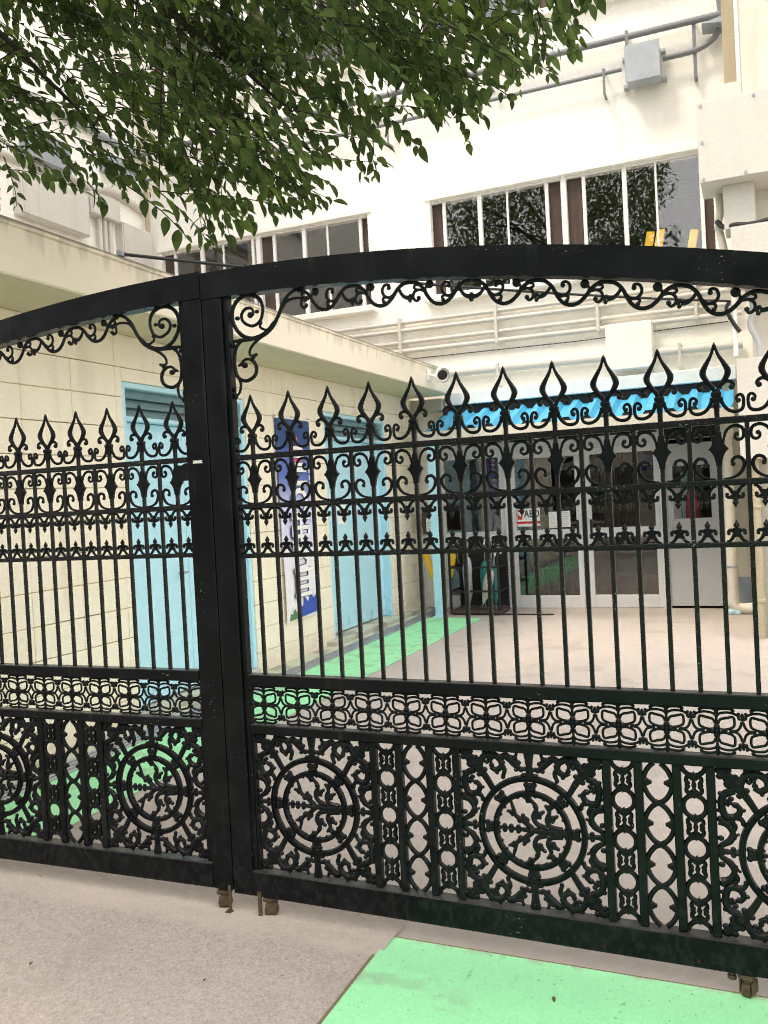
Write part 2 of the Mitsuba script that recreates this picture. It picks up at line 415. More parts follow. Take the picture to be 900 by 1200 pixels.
struct('pavement_edge', sheet(sbox(-4.19, 2.9, -3.985, 10.9), 0.006), 'mat_kerb')
dr_ = thing('drain_channel', 'dark steel slot drain running along the foot of the cream block wall', 'drain')
part('channel', sheet(sbox(-3.985, 2.9, -3.80, 10.9), 0.004), 'mat_joint', dr_)
for x in (-3.965, -3.915, -3.865, -3.815):
    part('bar', bx(x - 0.014, x + 0.014, 2.9, 10.9, 0.004, 0.014, 0.003), 'mat_galv', dr_)
# cracks and scraps on the yard
crk = [(-2.95, 10.55), (-2.75, 10.56), (-2.55, 10.50), (-2.30, 10.52)]
solo('floor_mat_edge', bx(-2.93, -2.30, 10.44, 10.50, 0.003, 0.010, 0.002), 'mat_rubber', 'thin dark rubber strip lying before the left glass door', 'strip')

# ---------------------------------------------------------------- annex: cream block building on the left
AX = -4.19
ann = thing('annex_building', 'low cream painted block building with pale blue doors and flat roof slab', 'building')
scene[ann + '__wall'] = mikit.ply(cat(bx(AX - 0.25, AX - 0.012, 2.95, 5.07, 0, 2.83), bx(AX - 0.25, AX - 0.012, 6.76, 8.28, 0, 2.83), bx(AX - 0.25, AX - 0.012, 10.0, 11.08, 0, 2.83),
                                      bx(AX - 0.25, AX - 0.0125, 5.07, 6.76, 2.49, 2.83), bx(AX - 0.25, AX - 0.0125, 8.28, 10.0, 2.49, 2.83),
                                      bx(-8.4, AX - 0.25, 2.95, 3.15, 0, 2.83)), 'mat_mortar')
COURSE, LEN = 0.2185, 0.445
doors = [(5.09, 6.74), (8.30, 9.98)]
gy, gz = 0.0026, 0.0032
for k in range(-3, 11):
    z0, z1 = 0.62 + COURSE * k, 0.62 + COURSE * (k + 1)
    z0, z1 = max(z0, 0.0), (2.8265 if k == 9 else z1)
    if k > 9:
        continue
    if z1 - z0 < 0.03:
        continue
    for i in range(-3, 16):
        y0 = 4.13 + LEN * i
        segs = [(max(y0, 2.95), min(y0 + LEN, 11.07))]
        for a, b in doors:
            nxt = []
            for s, e in segs:
                zz = 2.487
                if z0 >= zz - 0.03 or e <= a or s >= b:
                    nxt.append((s, e))
                else:
                    if s < a: nxt.append((s, a))
                    if e > b: nxt.append((b, e))
            segs = nxt
        for s, e in segs:
            if e - s < 0.03:
                continue
            j = rng.uniform(-0.0012, 0.0012)
            zt0 = max(z0, 2.487) if any(s < b and e > a for a, b in doors) else z0
            hz = gz * (0.55 + 0.7 * rng.random())
            hy = gy * (0.12 + 0.6 * rng.random())
            part('block', bx(AX - 0.03, AX + j, s + hy, e - hy, zt0 + hz, z1 - hz, 0.003), 'mat_block', ann + '__wall')
for a, b in doors:
    part('lintel', bx(AX - 0.03, AX + 0.0005, a + 0.002, b - 0.002, 2.489, 2.583, 0.003), 'mat_block', ann)
# roof slab with overhang; top lip
RX = -3.59
part('roof', cat(bx(-8.4, RX, 2.85, 10.86, 2.834, 3.10, 0.006), bx(-8.4, RX + 0.012, 2.83, 10.87, 3.10, 3.135, 0.006)), 'mat_slab', ann)
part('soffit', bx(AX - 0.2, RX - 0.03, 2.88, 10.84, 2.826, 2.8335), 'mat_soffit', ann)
part('plinth', bx(AX - 0.02, AX + 0.115, 8.1, 10.95, 0.0, 0.055, 0.008), 'mat_kerb', ann)

def blue_door(y0, y1, sign=False):
    d = key_for(ann + '__door')
    xs_ = AX - 0.10
    scene[d] = mikit.ply(cat(bx(xs_ - 0.05, xs_, y0 + 0.05, (y0 + y1) / 2 - 0.003, 0.07, 2.20, 0.004), bx(xs_ - 0.05, xs_ - 0.001, (y0 + y1) / 2 + 0.003, y1 - 0.05, 0.07, 2.20, 0.004)), 'mat_blue')
    part('frame', cat(bx(AX - 0.16, AX - 0.012, y0, y0 + 0.048, 0.055, 2.485, 0.004), bx(AX - 0.16, AX - 0.012, y1 - 0.048, y1, 0.055, 2.485, 0.004),
                      bx(AX - 0.16, AX - 0.012, y0 + 0.049, y1 - 0.049, 2.445, 2.485, 0.004), bx(AX - 0.16, AX - 0.014, y0 + 0.049, y1 - 0.049, 2.205, 2.235, 0.004)), 'mat_blue', d)
    part('backing', bx(AX - 0.24, AX - 0.17, y0, y1, 0.0, 2.49), 'mat_dark', d)
    part('sill', bx(AX - 0.18, AX + 0.03, y0, y1, 0.0, 0.052, 0.006), 'mat_kerb', d)
    for k in range(3):
        m = bx(-0.004, 0.004, y0 + 0.05, y1 - 0.05, -0.046, 0.046, 0.002)
        m.apply_transform(trimesh.transformations.rotation_matrix(math.radians(-38), [0, 1, 0]))
        m.apply_translation([AX - 0.065, 0, 2.272 + 0.068 * k])
        part('slat', m, 'mat_louvre', d)
    for z in (0.35, 1.85):
        part('hinge', cat(cyl([AX - 0.085, y1 - 0.055, z - 0.05], [AX - 0.085, y1 - 0.055, z + 0.05], 0.012), bx(AX - 0.102, AX - 0.094, y1 - 0.11, y1 - 0.05, z - 0.04, z + 0.04, 0.002)), 'mat_blue', d, 30)
        part('hinge', cat(cyl([AX - 0.085, y0 + 0.055, z - 0.05], [AX - 0.085, y0 + 0.055, z + 0.05], 0.012), bx(AX - 0.102, AX - 0.094, y0 + 0.05, y0 + 0.11, z - 0.04, z + 0.04, 0.002)), 'mat_blue', d, 30)
    ym = (y0 + y1) / 2
    part('handle', cat(cyl([AX - 0.1, ym - 0.08, 1.02], [AX - 0.045, ym - 0.08, 1.02], 0.009), cyl([AX - 0.05, ym - 0.085, 1.02], [AX - 0.05, ym - 0.2, 1.02], 0.009)), 'mat_galv', d, 40)
    if sign:
        part('sign', bx(AX - 0.10, AX - 0.094, y0 + 0.42, y0 + 0.62, 1.26, 1.50, 0.001), 'mat_paper', d)
    return d
d1 = blue_door(*doors[0])
d2 = blue_door(*doors[1], sign=True)

# vertical banner on the wall between the doors
ban = thing('banner', 'tall blue and lavender vertical banner on the cream wall between blue doors', 'banner')
by0, by1, bz0, bz1 = 7.24, 7.92, 0.375, 2.35
ny, nz = 14, 46
VV, ff = [], []
for a in range(nz + 1):
    for b in range(ny + 1):
        u, w = b / ny, a / nz
        wave = 0.007 * math.sin(9 * w + 4 * u) * (1 - w) + 0.012 * (1 - w) * math.cos(2 * PI * u * 1.5)
        VV.append((AX + 0.022 + wave, by0 + (by1 - by0) * u, bz0 + (bz1 - bz0) * w + 0.015 * math.sin(PI * u) * (w < 0.01)))
for a in range(nz):
    for b in range(ny):
        i = a * (ny + 1) + b
        ff += [(i, i + 1, i + ny + 2), (i, i + ny + 2, i + ny + 1)]
part('cloth', trimesh.Trimesh(np.array(VV), np.array(ff)), 'mat_banner', ban, True)
def bpoly(pts, off, th=0.004):
    """Polygon on the banner: (along wall 0..0.68, height) -> flat print just in front of it."""
    p = pts if hasattr(pts, 'geom_type') else Polygon(pts)
    out = []
    for g in getattr(p, 'geoms', [p]):
        m = trimesh.creation.extrude_polygon(g, th, engine='earcut')
        v = np.array(m.vertices)
        m.vertices = np.c_[AX + 0.036 + off + v[:, 2], by0 + v[:, 0], v[:, 1]]
        out.append(m)
    return cat(out)
def stroke(segs, w):
    return shapely.union_all([shapely.LineString(s).buffer(w, cap_style=2, join_style=2) for s in segs])
def glyph(segs, cx, cz, sx, sz, w, nm):
    S = stroke([[(cx + a * sx, cz + b * sz) for a, b in s] for s in segs], w)
    part(nm, bpoly(S.buffer(0.006), 0.0), 'mat_navy', ban)
    part(nm + '_face', bpoly(S, 0.005), 'mat_paper', ban)
cx = 0.36
glyph([[(-.5, .3), (.5, .3)], [(-.5, -.3), (.5, -.3)]], cx, 1.79, 0.34, 0.22, 0.024, 'letter')
glyph([[(-.4, .45), (.4, .45)], [(-.5, 0), (.5, 0)], [(-.3, -.45), (.45, -.45)]], cx, 1.99, 0.26, 0.18, 0.017, 'letter')
ring_ = [(0.5 * math.cos(t), 0.5 * math.sin(t)) for t in np.linspace(-2.2, 3.0, 18)]
glyph([ring_], cx, 1.53, 0.28, 0.24, 0.026, 'letter')
glyph([[(-.5, .5), (.5, .5)], [(-.5, .15), (.5, .15)], [(0, .5), (0, -.5)], [(-.45, -.15), (.45, -.15)], [(-.5, -.5), (.5, -.5)], [(-.45, .15), (-.45, -.15)], [(.45, .15), (.45, -.15)]], cx, 1.24, 0.36, 0.28, 0.020, 'letter')
glyph([[(-.4, .5), (.2, .5)], [(.2, .5), (-.35, .05)], [(-.35, .05), (.1, .15), (.42, -.1), (.3, -.45), (-.25, -.5)]], cx, 0.98, 0.28, 0.20, 0.024, 'letter')
glyph([[(-.5, .5), (.5, .5)], [(-.35, .5), (-.35, -.5)], [(.35, .5), (.35, -.5)], [(-.35, .15), (.35, .15)], [(-.35, -.18), (.35, -.18)], [(-.5, -.5), (.5, -.5)]], cx, 0.74, 0.34, 0.24, 0.020, 'letter')
for i in range(9):
    zz = 1.92 - 0.07 * i
    part('small_letter', bpoly(stroke([[(0.58, zz), (0.62, zz)], [(0.60, zz + 0.02), (0.60, zz - 0.02)], [(0.58, zz - 0.02), (0.62, zz - 0.015)]], 0.005), 0.002), 'mat_paper', ban)
part('bud', bpoly([(0.29, 1.93), (0.25, 2.09), (0.33, 2.07), (0.38, 2.20), (0.43, 2.07), (0.50, 2.10), (0.46, 1.93)], -0.004), 'mat_pink', ban)
part('flower', bpoly([(0.27, 0.40), (0.25, 0.52), (0.34, 0.50), (0.36, 0.60), (0.44, 0.53), (0.50, 0.62), (0.55, 0.55), (0.62, 0.60), (0.63, 0.42)], 0.0), 'mat_flower', ban)
part('flower_leaf', bpoly([(0.05, 0.395), (0.08, 0.46), (0.13, 0.44), (0.16, 0.50), (0.21, 0.44), (0.268, 0.46), (0.268, 0.40)], 0.0), 'mat_flowerleaf', ban)
part('flower_leaf', bpoly([(0.632, 0.42), (0.634, 0.52), (0.655, 0.50), (0.668, 0.44)], 0.0), 'mat_flowerleaf', ban)
part('rod', cyl([AX + 0.022, by0 - 0.02, bz1 + 0.012], [AX + 0.022, by1 + 0.02, bz1 + 0.012], 0.009), 'mat_white', ban, 40)
for yy in (by0, (by0 + by1) / 2, by1):
    part('hook', cyl([AX - 0.005, yy, bz1 + 0.035], [AX + 0.03, yy, bz1 + 0.02], 0.006), 'mat_galv', ban, 40)

# security camera at the far end of the fascia
cam_ = thing('security_camera', 'white bullet security camera mounted on the end of the roof fascia', 'camera')
def oriented(m, d, loc):
    d = np.asarray(d, float) / np.linalg.norm(d)
    m = m.copy()
    m.apply_transform(trimesh.geometry.align_vectors([0, 0, 1], d))
    m.apply_translation(loc)
    return m
cd = np.array([0.30, -0.95, -0.22])
cl = np.array([-3.37, 9.90, 2.975])
body = trimesh.creation.revolve(1.35 * np.array([(0, -0.13), (0.045, -0.13), (0.062, -0.11), (0.064, 0.09), (0.058, 0.105), (0, 0.105)]), sections=24)
part('body', oriented(body, cd, cl), 'mat_white', cam_, 35)
part('lens', oriented(trimesh.creation.revolve(1.35 * np.array([(0, 0.106), (0.043, 0.106), (0.043, 0.112), (0.030, 0.114), (0, 0.12)]), sections=20), cd, cl), 'mat_dark', cam_, 35)
part('hood', oriented(cat(trimesh.creation.revolve(1.35 * np.array([(0.066, -0.12), (0.070, -0.12), (0.070, 0.14), (0.066, 0.14)]), angle=PI * 1.1, sections=16)), cd, cl), 'mat_white', cam_, 35)
part('bracket', cat(tube3(catmull([(-3.585, 10.0, 2.99), (-3.52, 10.0, 2.98), (-3.46, 9.97, 2.95), (-3.42, 9.95, 2.96)], 5), 0.018, 8), bx(-3.59, -3.575, 9.93, 10.07, 2.92, 3.06, 0.004)), 'mat_white', cam_, 40)

# ---------------------------------------------------------------- main building
MB = thing('main_building', 'cream white school building with dark glazed windows and ground floor entrance', 'building')
WY = 11.15
X0b, X1b = -8.5, 4.0
STARTS = [-8.06, -6.31, -3.68, -1.82]
OFF = [0.0, 0.50, 0.87, 1.39]
ROWS = [(4.20, 5.48), (7.56, 8.86), (10.9, 12.2)]
openings = [(-8.28, -4.78), (-3.86, -0.30)]
holes = [sbox(a, z0, b, z1) for a, b in openings for z0, z1 in ROWS] + [sbox(-3.96, -0.1, -0.31, 2.50)]
wallp = sbox(X0b, 0, X1b, 13.2).difference(shapely.union_all(holes))
part('wall', slab(wallp, WY, WY + 0.25), 'mat_wall', MB)
part('parapet', bx(X0b - 0.2, X1b, WY - 0.08, WY + 0.4, 13.2, 13.45, 0.01), 'mat_wall', MB)
for a, b in openings:
    for z0, z1 in ROWS:
        part('sill', bx(a - 0.10, b + 0.08, WY - 0.13, WY + 0.10, z0 - 0.09, z0 - 0.004, 0.008), 'mat_wall', MB)
        part('lintel', bx(a - 0.06, b + 0.06, WY - 0.03, WY + 0.06, z1 + 0.003, z1 + 0.08, 0.006), 'mat_greywall' if False else 'mat_wall', MB)
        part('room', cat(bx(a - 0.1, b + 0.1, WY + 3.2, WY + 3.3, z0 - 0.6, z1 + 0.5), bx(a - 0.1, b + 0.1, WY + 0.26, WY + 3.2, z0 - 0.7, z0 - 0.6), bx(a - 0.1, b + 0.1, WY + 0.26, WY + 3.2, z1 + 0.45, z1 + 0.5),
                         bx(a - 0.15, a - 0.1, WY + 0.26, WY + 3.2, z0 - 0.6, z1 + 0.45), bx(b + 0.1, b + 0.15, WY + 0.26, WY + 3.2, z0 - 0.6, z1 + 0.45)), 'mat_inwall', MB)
        pm = (-6.57 if a < -5 else -2.07)
        part('mullion', bx(pm - 0.035, pm + 0.035, WY + 0.03, WY + 0.14, z0, z1, 0.004), 'mat_white', MB)
        for (pa, pb) in ((a, a + 0.17), (pm - 0.22, pm - 0.036), (pm + 0.036, pm + 0.22), (b - 0.12, b)):
            part('side_panel', bx(pa, pb, WY + 0.10, WY + 0.13, z0, z1, 0.003), 'mat_brown', MB)
        part('rail', cat(bx(a, b, WY + 0.045, WY + 0.0985, z0 + 0.0015, z0 + 0.035, 0.003), bx(a, b, WY + 0.045, WY + 0.0985, z1 - 0.03, z1 - 0.0015, 0.003)), 'mat_white', MB)
for z0, z1 in ROWS:
    for s in STARTS:
        w = key_for(MB + '__window')
        xs_ = [s + o for o in OFF]
        fr = [bx(xs_[0] - 0.02, xs_[0] + 0.022, WY + 0.05, WY + 0.095, z0 + 0.037, z1 - 0.032, 0.003), bx(xs_[3] - 0.022, xs_[3] + 0.022, WY + 0.05, WY + 0.095, z0 + 0.037, z1 - 0.032, 0.003),
              bx(xs_[1] - 0.026, xs_[1] + 0.026, WY + 0.035, WY + 0.095, z0 + 0.037, z1 - 0.032, 0.003), bx(xs_[2] - 0.012, xs_[2] + 0.012, WY + 0.055, WY + 0.09, z0 + 0.037, z1 - 0.032, 0.003)]
        scene[w] = mikit.ply(cat(fr), 'mat_white')
        for k in range(3):
            y_ = WY + 0.072 + 0.006 * (k == 0)
            jig = rng.uniform(-0.004, 0.004)
            m = trimesh.Trimesh(np.array([(xs_[k], y_ - jig, z0 + 0.03), (xs_[k + 1], y_ + jig, z0 + 0.03), (xs_[k + 1], y_ + jig, z1 - 0.03), (xs_[k], y_ - jig, z1 - 0.03)]), np.array([(0, 1, 2), (0, 2, 3)]))
            part('pane', m, 'mat_glass', w)
# yellow things hanging inside the first floor window on the right
for i, (xa, xb, zt) in enumerate(((-1.13, -1.02, 4.74), (-1.00, -0.90, 4.75), (-0.60, -0.52, 4.68))):
    m = bx(-0.05, 0.05, 11.42, 11.45, -0.27, 0, 0.01)
    m.apply_transform(trimesh.transformations.rotation_matrix(0.20, [0, 1, 0]))
    m.apply_translation([(xa + xb) / 2 + 0.02, 0, zt - 0.06])
    solo('hanging_cloth', m, 'mat_yellow', ('left yellow cloth of the pair hanging behind the upper window', 'right yellow cloth of the pair hanging behind the upper window', 'single narrow yellow cloth hanging behind the upper right window pane')[i], 'cloth')

# the entrance: aluminium frames with glass, grey steel door
def frame_rect(x0, x1, z0, z1, w, y0, y1, wb=None, wt=None):
    wb, wt = wb or w, wt or w
    return [bx(x0, x0 + w, y0, y1, z0, z1, 0.003), bx(x1 - w, x1, y0, y1, z0, z1, 0.003), bx(x0 + w + 0.0005, x1 - w - 0.0005, y0 + 0.001, y1 - 0.001, z0, z0 + wb, 0.003), bx(x0 + w + 0.0005, x1 - w - 0.0005, y0 + 0.001, y1 - 0.001, z1 - wt, z1, 0.003)]
def pane(x0, x1, z0, z1, y, parent, name='pane'):
    part(name, trimesh.Trimesh(np.array([(x0, y, z0), (x1, y, z0), (x1, y, z1), (x0, y, z1)]), np.array([(0, 1, 2), (0, 2, 3)])), 'mat_glass', parent)
FY = 11.05
en = MB + '__entrance_frame'
scene[en] = mikit.ply(cat(bx(-3.96, -3.90, FY, FY + 0.12, 0.0, 2.5, 0.003), bx(-3.005, -2.93, FY, FY + 0.12, 0.0, 2.5, 0.003), bx(-1.06, -0.985, FY - 0.004, FY + 0.12, 0.0, 2.5, 0.003),
                          bx(-3.90, -3.005, FY + 0.001, FY + 0.119, 2.06, 2.17, 0.003), bx(-2.93, -1.06, FY + 0.001, FY + 0.119, 2.02, 2.16, 0.003), bx(-3.90, -1.06, FY + 0.002, FY + 0.118, 2.45, 2.5, 0.003)), 'mat_alu')
pane(-3.90, -3.005, 2.17, 2.45, FY + 0.06, en)
pane(-2.93, -1.06, 2.16, 2.45, FY + 0.06, en)
def leaf_door(x0, x1, z0, z1, y, name, mid=0.95, bot=0.16):
    k = key_for(MB + '__' + name)
    w = 0.065
    fr = frame_rect(x0, x1, z0, z1, w, y, y + 0.045, bot, 0.08)
    fr.append(bx(x0 + w + 0.0005, x1 - w - 0.0005, y + 0.001, y + 0.044, mid - 0.06, mid + 0.06, 0.003))
    scene[k] = mikit.ply(cat(fr), 'mat_alu')
    pane(x0 + w, x1 - w, z0 + bot, mid - 0.06, y + 0.022, k)
    pane(x0 + w, x1 - w, mid + 0.06, z1 - 0.08, y + 0.022, k)
    return k
leaf_door(-3.90, -3.006, 0.0, 2.06, FY + 0.04, 'glazed_panel')
sd1 = leaf_door(-2.928, -2.02, 0.0, 2.018, FY + 0.03, 'sliding_door')
sd2 = leaf_door(-1.965, -1.062, 0.0, 2.018, FY + 0.075, 'sliding_door')
part('handle', bx(-2.085, -2.055, FY + 0.012, FY + 0.03, 0.9, 1.12, 0.004), 'mat_dark', sd1)
part('handle', bx(-1.925, -1.895, FY + 0.058, FY + 0.075, 0.9, 1.12, 0.004), 'mat_dark', sd2)
stl = MB + '__steel_door'
dp = sbox(-0.975, 0.03, -0.36, 2.0).difference(sbox(-0.905, 1.09, -0.475, 1.73))
scene[stl] = mikit.ply(slab(dp, FY + 0.02, FY + 0.06), 'mat_steelgrey')
pane(-0.905, -0.475, 1.09, 1.73, FY + 0.04, stl)
part('frame', cat(frame_rect(-0.985, -0.33, -0.02, 2.06, 0.008, FY + 0.0, FY + 0.12)), 'mat_steelgrey', stl)
part('window_trim', cat(frame_rect(-0.925, -0.455, 1.07, 1.75, 0.02, FY + 0.012, FY + 0.0195)), 'mat_steelgrey', stl)
part('handle', cat(cyl([-0.93, FY + 0.02, 0.98], [-0.93, FY - 0.03, 0.98], 0.010), cyl([-0.93, FY - 0.028, 0.98], [-0.82, FY - 0.028, 0.975], 0.010)), 'mat_galv', stl, 40)
part('transom', bx(-0.985, -0.33, FY + 0.03, FY + 0.10, 2.062, 2.5, 0.004), 'mat_dark', MB)
# lobby
scene['mat_lobbyfloor'] = principled(proc(lambda p, n, uv: mix((0.13, 0.085, 0.06), (0.17, 0.115, 0.085), fbm(p.x * 3, p.y * 3, 0.0))), 0.35, 0.5)
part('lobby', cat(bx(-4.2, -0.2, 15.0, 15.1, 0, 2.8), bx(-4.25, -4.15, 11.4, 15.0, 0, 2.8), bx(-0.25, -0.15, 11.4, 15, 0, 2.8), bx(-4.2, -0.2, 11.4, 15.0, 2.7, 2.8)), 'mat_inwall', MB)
part('lobby_floor', bx(-4.2, -0.2, 11.1, 15.0, -0.06, -0.002), 'mat_lobbyfloor', MB)
# things seen inside
sh = thing('shoe_cabinet', 'dark cabinet standing in the lobby behind the left glass door', 'cabinet')
part('body', bx(-2.75, -1.9, 12.6, 13.0, 0.02, 1.0, 0.01), 'mat_brown', sh)
part('top', bx(-2.77, -1.88, 12.58, 13.02, 1.003, 1.035, 0.006), 'mat_greywall', sh)
for k in range(4):
    part('door', bx(-2.74 + 0.21 * k, -2.545 + 0.21 * k, 12.585, 12.599, 0.06, 0.97, 0.003), 'mat_brown', sh)
ch = thing('chair', 'dark wooden chair in the lobby behind the left glass door', 'chair')
part('seat', bx(-2.72, -2.36, 11.75, 12.12, 0.42, 0.45, 0.008), 'mat_brown', ch)
part('backrest', cat(bx(-2.72, -2.36, 12.10, 12.12, 0.66, 0.82, 0.006), bx(-2.72, -2.36, 12.10, 12.12, 0.52, 0.58, 0.006)), 'mat_brown', ch)
for (x, y, h) in ((-2.71, 11.76, 0.42), (-2.37, 11.76, 0.42), (-2.71, 12.11, 0.86), (-2.37, 12.11, 0.86)):
    part('leg', bx(x - 0.015, x + 0.015, y - 0.015, y + 0.0135, 0, h, 0.003), 'mat_brown', ch)
ex = thing('fire_extinguisher', 'red fire extinguisher seen through the window of the grey steel door', 'fire extinguisher')
exb = trimesh.creation.revolve(np.array([(0, 0), (0.075, 0), (0.08, 0.02), (0.08, 0.40), (0.06, 0.47), (0.025, 0.50), (0.02, 0.54), (0, 0.54)]), sections=20)
part('cylinder', mv(exb, -0.72, 11.55, 0.93), 'mat_red', ex, 40)
part('valve', cat(cyl([-0.72, 11.55, 1.46], [-0.72, 11.55, 1.53], 0.022), bx(-0.735, -0.705, 11.45, 11.6, 1.52, 1.55, 0.005)), 'mat_dark', ex, 40)
part('hose', tube3(catmull([(-0.72, 11.52, 1.5), (-0.62, 11.5, 1.46), (-0.60, 11.5, 1.3), (-0.62, 11.5, 1.15)], 6), 0.012, 8), 'mat_rubber', ex, 40)
solo('shelf_stand', bx(-1.0, -0.45, 11.42, 11.75, 0.0, 0.925, 0.01), 'mat_greywall', 'low grey cabinet carrying the red extinguisher behind the steel door', 'cabinet')
solo('wall_poster', bx(-0.86, -0.78, 11.78, 11.79, 0.95, 1.65), 'mat_blue', 'pale blue tall panel beside the extinguisher behind the steel door', 'panel')
solo('wall_poster', bx(-1.02, -0.87, 11.78, 11.79, 0.95, 1.5), 'mat_paper', 'white sheet beside the blue panel behind the steel door window', 'paper')
solo('wall_poster', bx(-1.55, -1.15, 12.9, 12.91, 0.7, 1.9), 'mat_duct', 'cream noticeboard on a stand behind the right glass door', 'board')
solo('wall_poster', bx(-1.52, -1.2, 12.87, 12.88, 1.72, 1.95), 'mat_flower', 'blue printed sheet at the top of the cream noticeboard', 'paper')
solo('curtain', cat([cyl([-1.9 + 0.055 * i, 12.3, 0.95], [-1.9 + 0.055 * i, 12.3, 2.3], 0.033, 10) for i in range(8)]), 'mat_brown', 'dark brown gathered curtain behind the right glass door', 'curtain', 40)

# notices on the left sliding door
ae = thing('notice_sign', 'small white and red notice with a heart on the left glass door', 'sign')
yq = FY + 0.026 + 0.022 - 0.002
part('plate', bx(-2.855, -2.555, yq - 0.002, yq, 1.06, 1.29), 'mat_paper', ae)
part('red_band', bx(-2.855, -2.555, yq - 0.0045, yq - 0.0025, 1.095, 1.125), 'mat_red', ae)
part('emblem', bx(-2.848, -2.785, yq - 0.0045, yq - 0.0025, 1.150, 1.280), 'mat_red', ae)
ht = Polygon([(0, -0.035), (-0.03, 0), (-0.028, 0.022), (-0.012, 0.028), (0, 0.016), (0.012, 0.028), (0.028, 0.022), (0.03, 0)])
hm = slab(shapely.affinity.translate(ht, -2.812, 1.225), yq - 0.0065, yq - 0.0047)
part('heart', hm, 'mat_paper', ae)
def text(s, h, x, y, z, bsdf, parent, name='lettering', bold=True, maxw=None):
    m = meshkit.text_mesh(s, h, 0.0016, bold)
    if maxw and m.extents[0] > maxw:
        m.apply_scale([maxw / m.extents[0], 1, 1])
    v = np.array(m.vertices)
    m.vertices = np.c_[v[:, 0] + x, y - v[:, 2], v[:, 1] + z]
    part(name, m, bsdf, parent)
text('AED', 0.085, -2.765, yq - 0.0027, 1.182, 'mat_ink', ae, maxw=0.2)
for i, (xa, xb, za, zb, nl) in enumerate(((-2.44, -2.33, 1.03, 1.235, 6), (-2.322, -2.165, 1.035, 1.24, 8))):
    pn = thing('paper_notice', ('left of the two white papers', 'right wider one of the two white papers')[i] + ' taped on the left glass door', 'notice')
    part('sheet', bx(xa, xb, yq - 0.002, yq, za, zb), 'mat_paper', pn)
    for k in range(nl):
        zz = zb - 0.02 - (zb - za - 0.04) * k / (nl - 1)
        part('print_line', bx(xa + 0.015, xb - 0.012 - 0.03 * rng.random(), yq - 0.0032, yq - 0.0022, zz - 0.003, zz + 0.003), 'mat_greywall', pn)
# small dark wall box with a sticker at the corner
wb = thing('wall_box', 'small dark box with a white sticker on the wall behind the blue post', 'box')
part('case', bx(-3.99, -3.80, 10.60, 10.68, 1.02, 1.38, 0.008), 'mat_brown', wb)
part('sticker', bx(-3.935, -3.855, 10.592, 10.599, 1.06, 1.23), 'mat_paper', wb)
part('print', cat([bx(-3.92, -3.87, 10.588, 10.5915, 1.085 + 0.04 * k, 1.10 + 0.04 * k) for k in range(3)]), 'mat_greywall', wb)
part('bracket', bx(-4.02, -3.98, 10.66, 11.06, 1.10, 1.30, 0.004), 'mat_brown', wb)

# ---------------------------------------------------------------- awning over the entrance
aw = thing('awning', 'blue corrugated metal awning with white gutter over the glass entrance', 'awning')
pitch, hgt = 0.235, 0.060
pts = []
nx = int(3.55 / pitch)
for i in range(nx + 1):
    x = -3.80 + pitch * i
    pts += [(x, 0), (x + 0.07, 0), (x + 0.115, hgt), (x + 0.185, hgt)]
pts = [(min(a, -0.17), b) for a, b in pts]
P0 = np.array([(x, 10.28, 2.312 + h) for x, h in pts])
P1 = np.array([(x, 11.02, 2.575 + h) for x, h in pts])
n_ = len(pts)
V = np.vstack([P0, P1, P0 - [0, 0, 0.004], P1 - [0, 0, 0.004]])
ff = []
for i in range(n_ - 1):
    ff += [(i, i + 1, n_ + i + 1), (i, n_ + i + 1, n_ + i), (2 * n_ + i, 3 * n_ + i + 1, 2 * n_ + i + 1), (2 * n_ + i, 3 * n_ + i, 3 * n_ + i + 1),
           (i, 2 * n_ + i + 1, i + 1), (i, 2 * n_ + i, 2 * n_ + i + 1), (n_ + i, n_ + i + 1, 3 * n_ + i + 1), (n_ + i, 3 * n_ + i + 1, 3 * n_ + i)]
part('roof_sheet', trimesh.Trimesh(V, np.array(ff), process=False), 'mat_roofblue', aw)
part('closure_strip', bx(-3.80, -0.17, 10.30, 10.31, 2.25, 2.315), 'mat_dark', aw)
for i in range(nx):
    x = -3.80 + pitch * i
    tz = Polygon([(x + 0.072, 2.305), (x + 0.116, 2.303 + hgt - 0.010), (x + 0.184, 2.303 + hgt - 0.010), (x + 0.230, 2.305)])
    part('end_cap', slab(tz, 10.283, 10.29), 'mat_dark', aw)
g = [(-0.06, 0.12), (-0.06, 0.0), (0.05, 0.0), (0.05, 0.12), (0.044, 0.12), (0.044, 0.006), (-0.054, 0.006), (-0.054, 0.12)]
gm = trimesh.creation.extrude_polygon(Polygon(g), 3.66, engine='earcut')
v = np.array(gm.vertices)
gm.vertices = np.c_[v[:, 2] - 3.83, v[:, 0] + 10.22, v[:, 1] + 2.200]
part('gutter', gm, 'mat_pvc', aw)
part('beam', bx(-3.83, -0.16, 10.32, 10.40, 2.16, 2.26, 0.004), 'mat_duct', aw)
for x in (-3.72, -2.5, -1.3, -0.22):
    part('rafter', bx(x - 0.025, x + 0.025, 10.405, 11.03, 2.17, 2.24, 0.004), 'mat_duct', aw)
part('post', cat(bx(-3.735, -3.63, 10.20, 10.30, 0.004, 2.21, 0.006)), 'mat_blue', aw)
part('base_plate', bx(-3.76, -3.605, 10.175, 10.325, 0.0, 0.012, 0.003), 'mat_blue', aw)
part('gap_shade_strip', bx(-3.78, -0.18, 11.025, 11.045, 2.58, 2.70), 'mat_dark', aw)  # dark strip painted in as the shadow gap under the flashing
part('flashing', bx(-3.72, -0.14, 10.95, 11.148, 2.70, 2.86, 0.006), 'mat_beam', MB)
part('flashing', bx(-4.185, -3.74, 10.88, 11.148, 2.64, 2.80, 0.006), 'mat_greywall', MB)

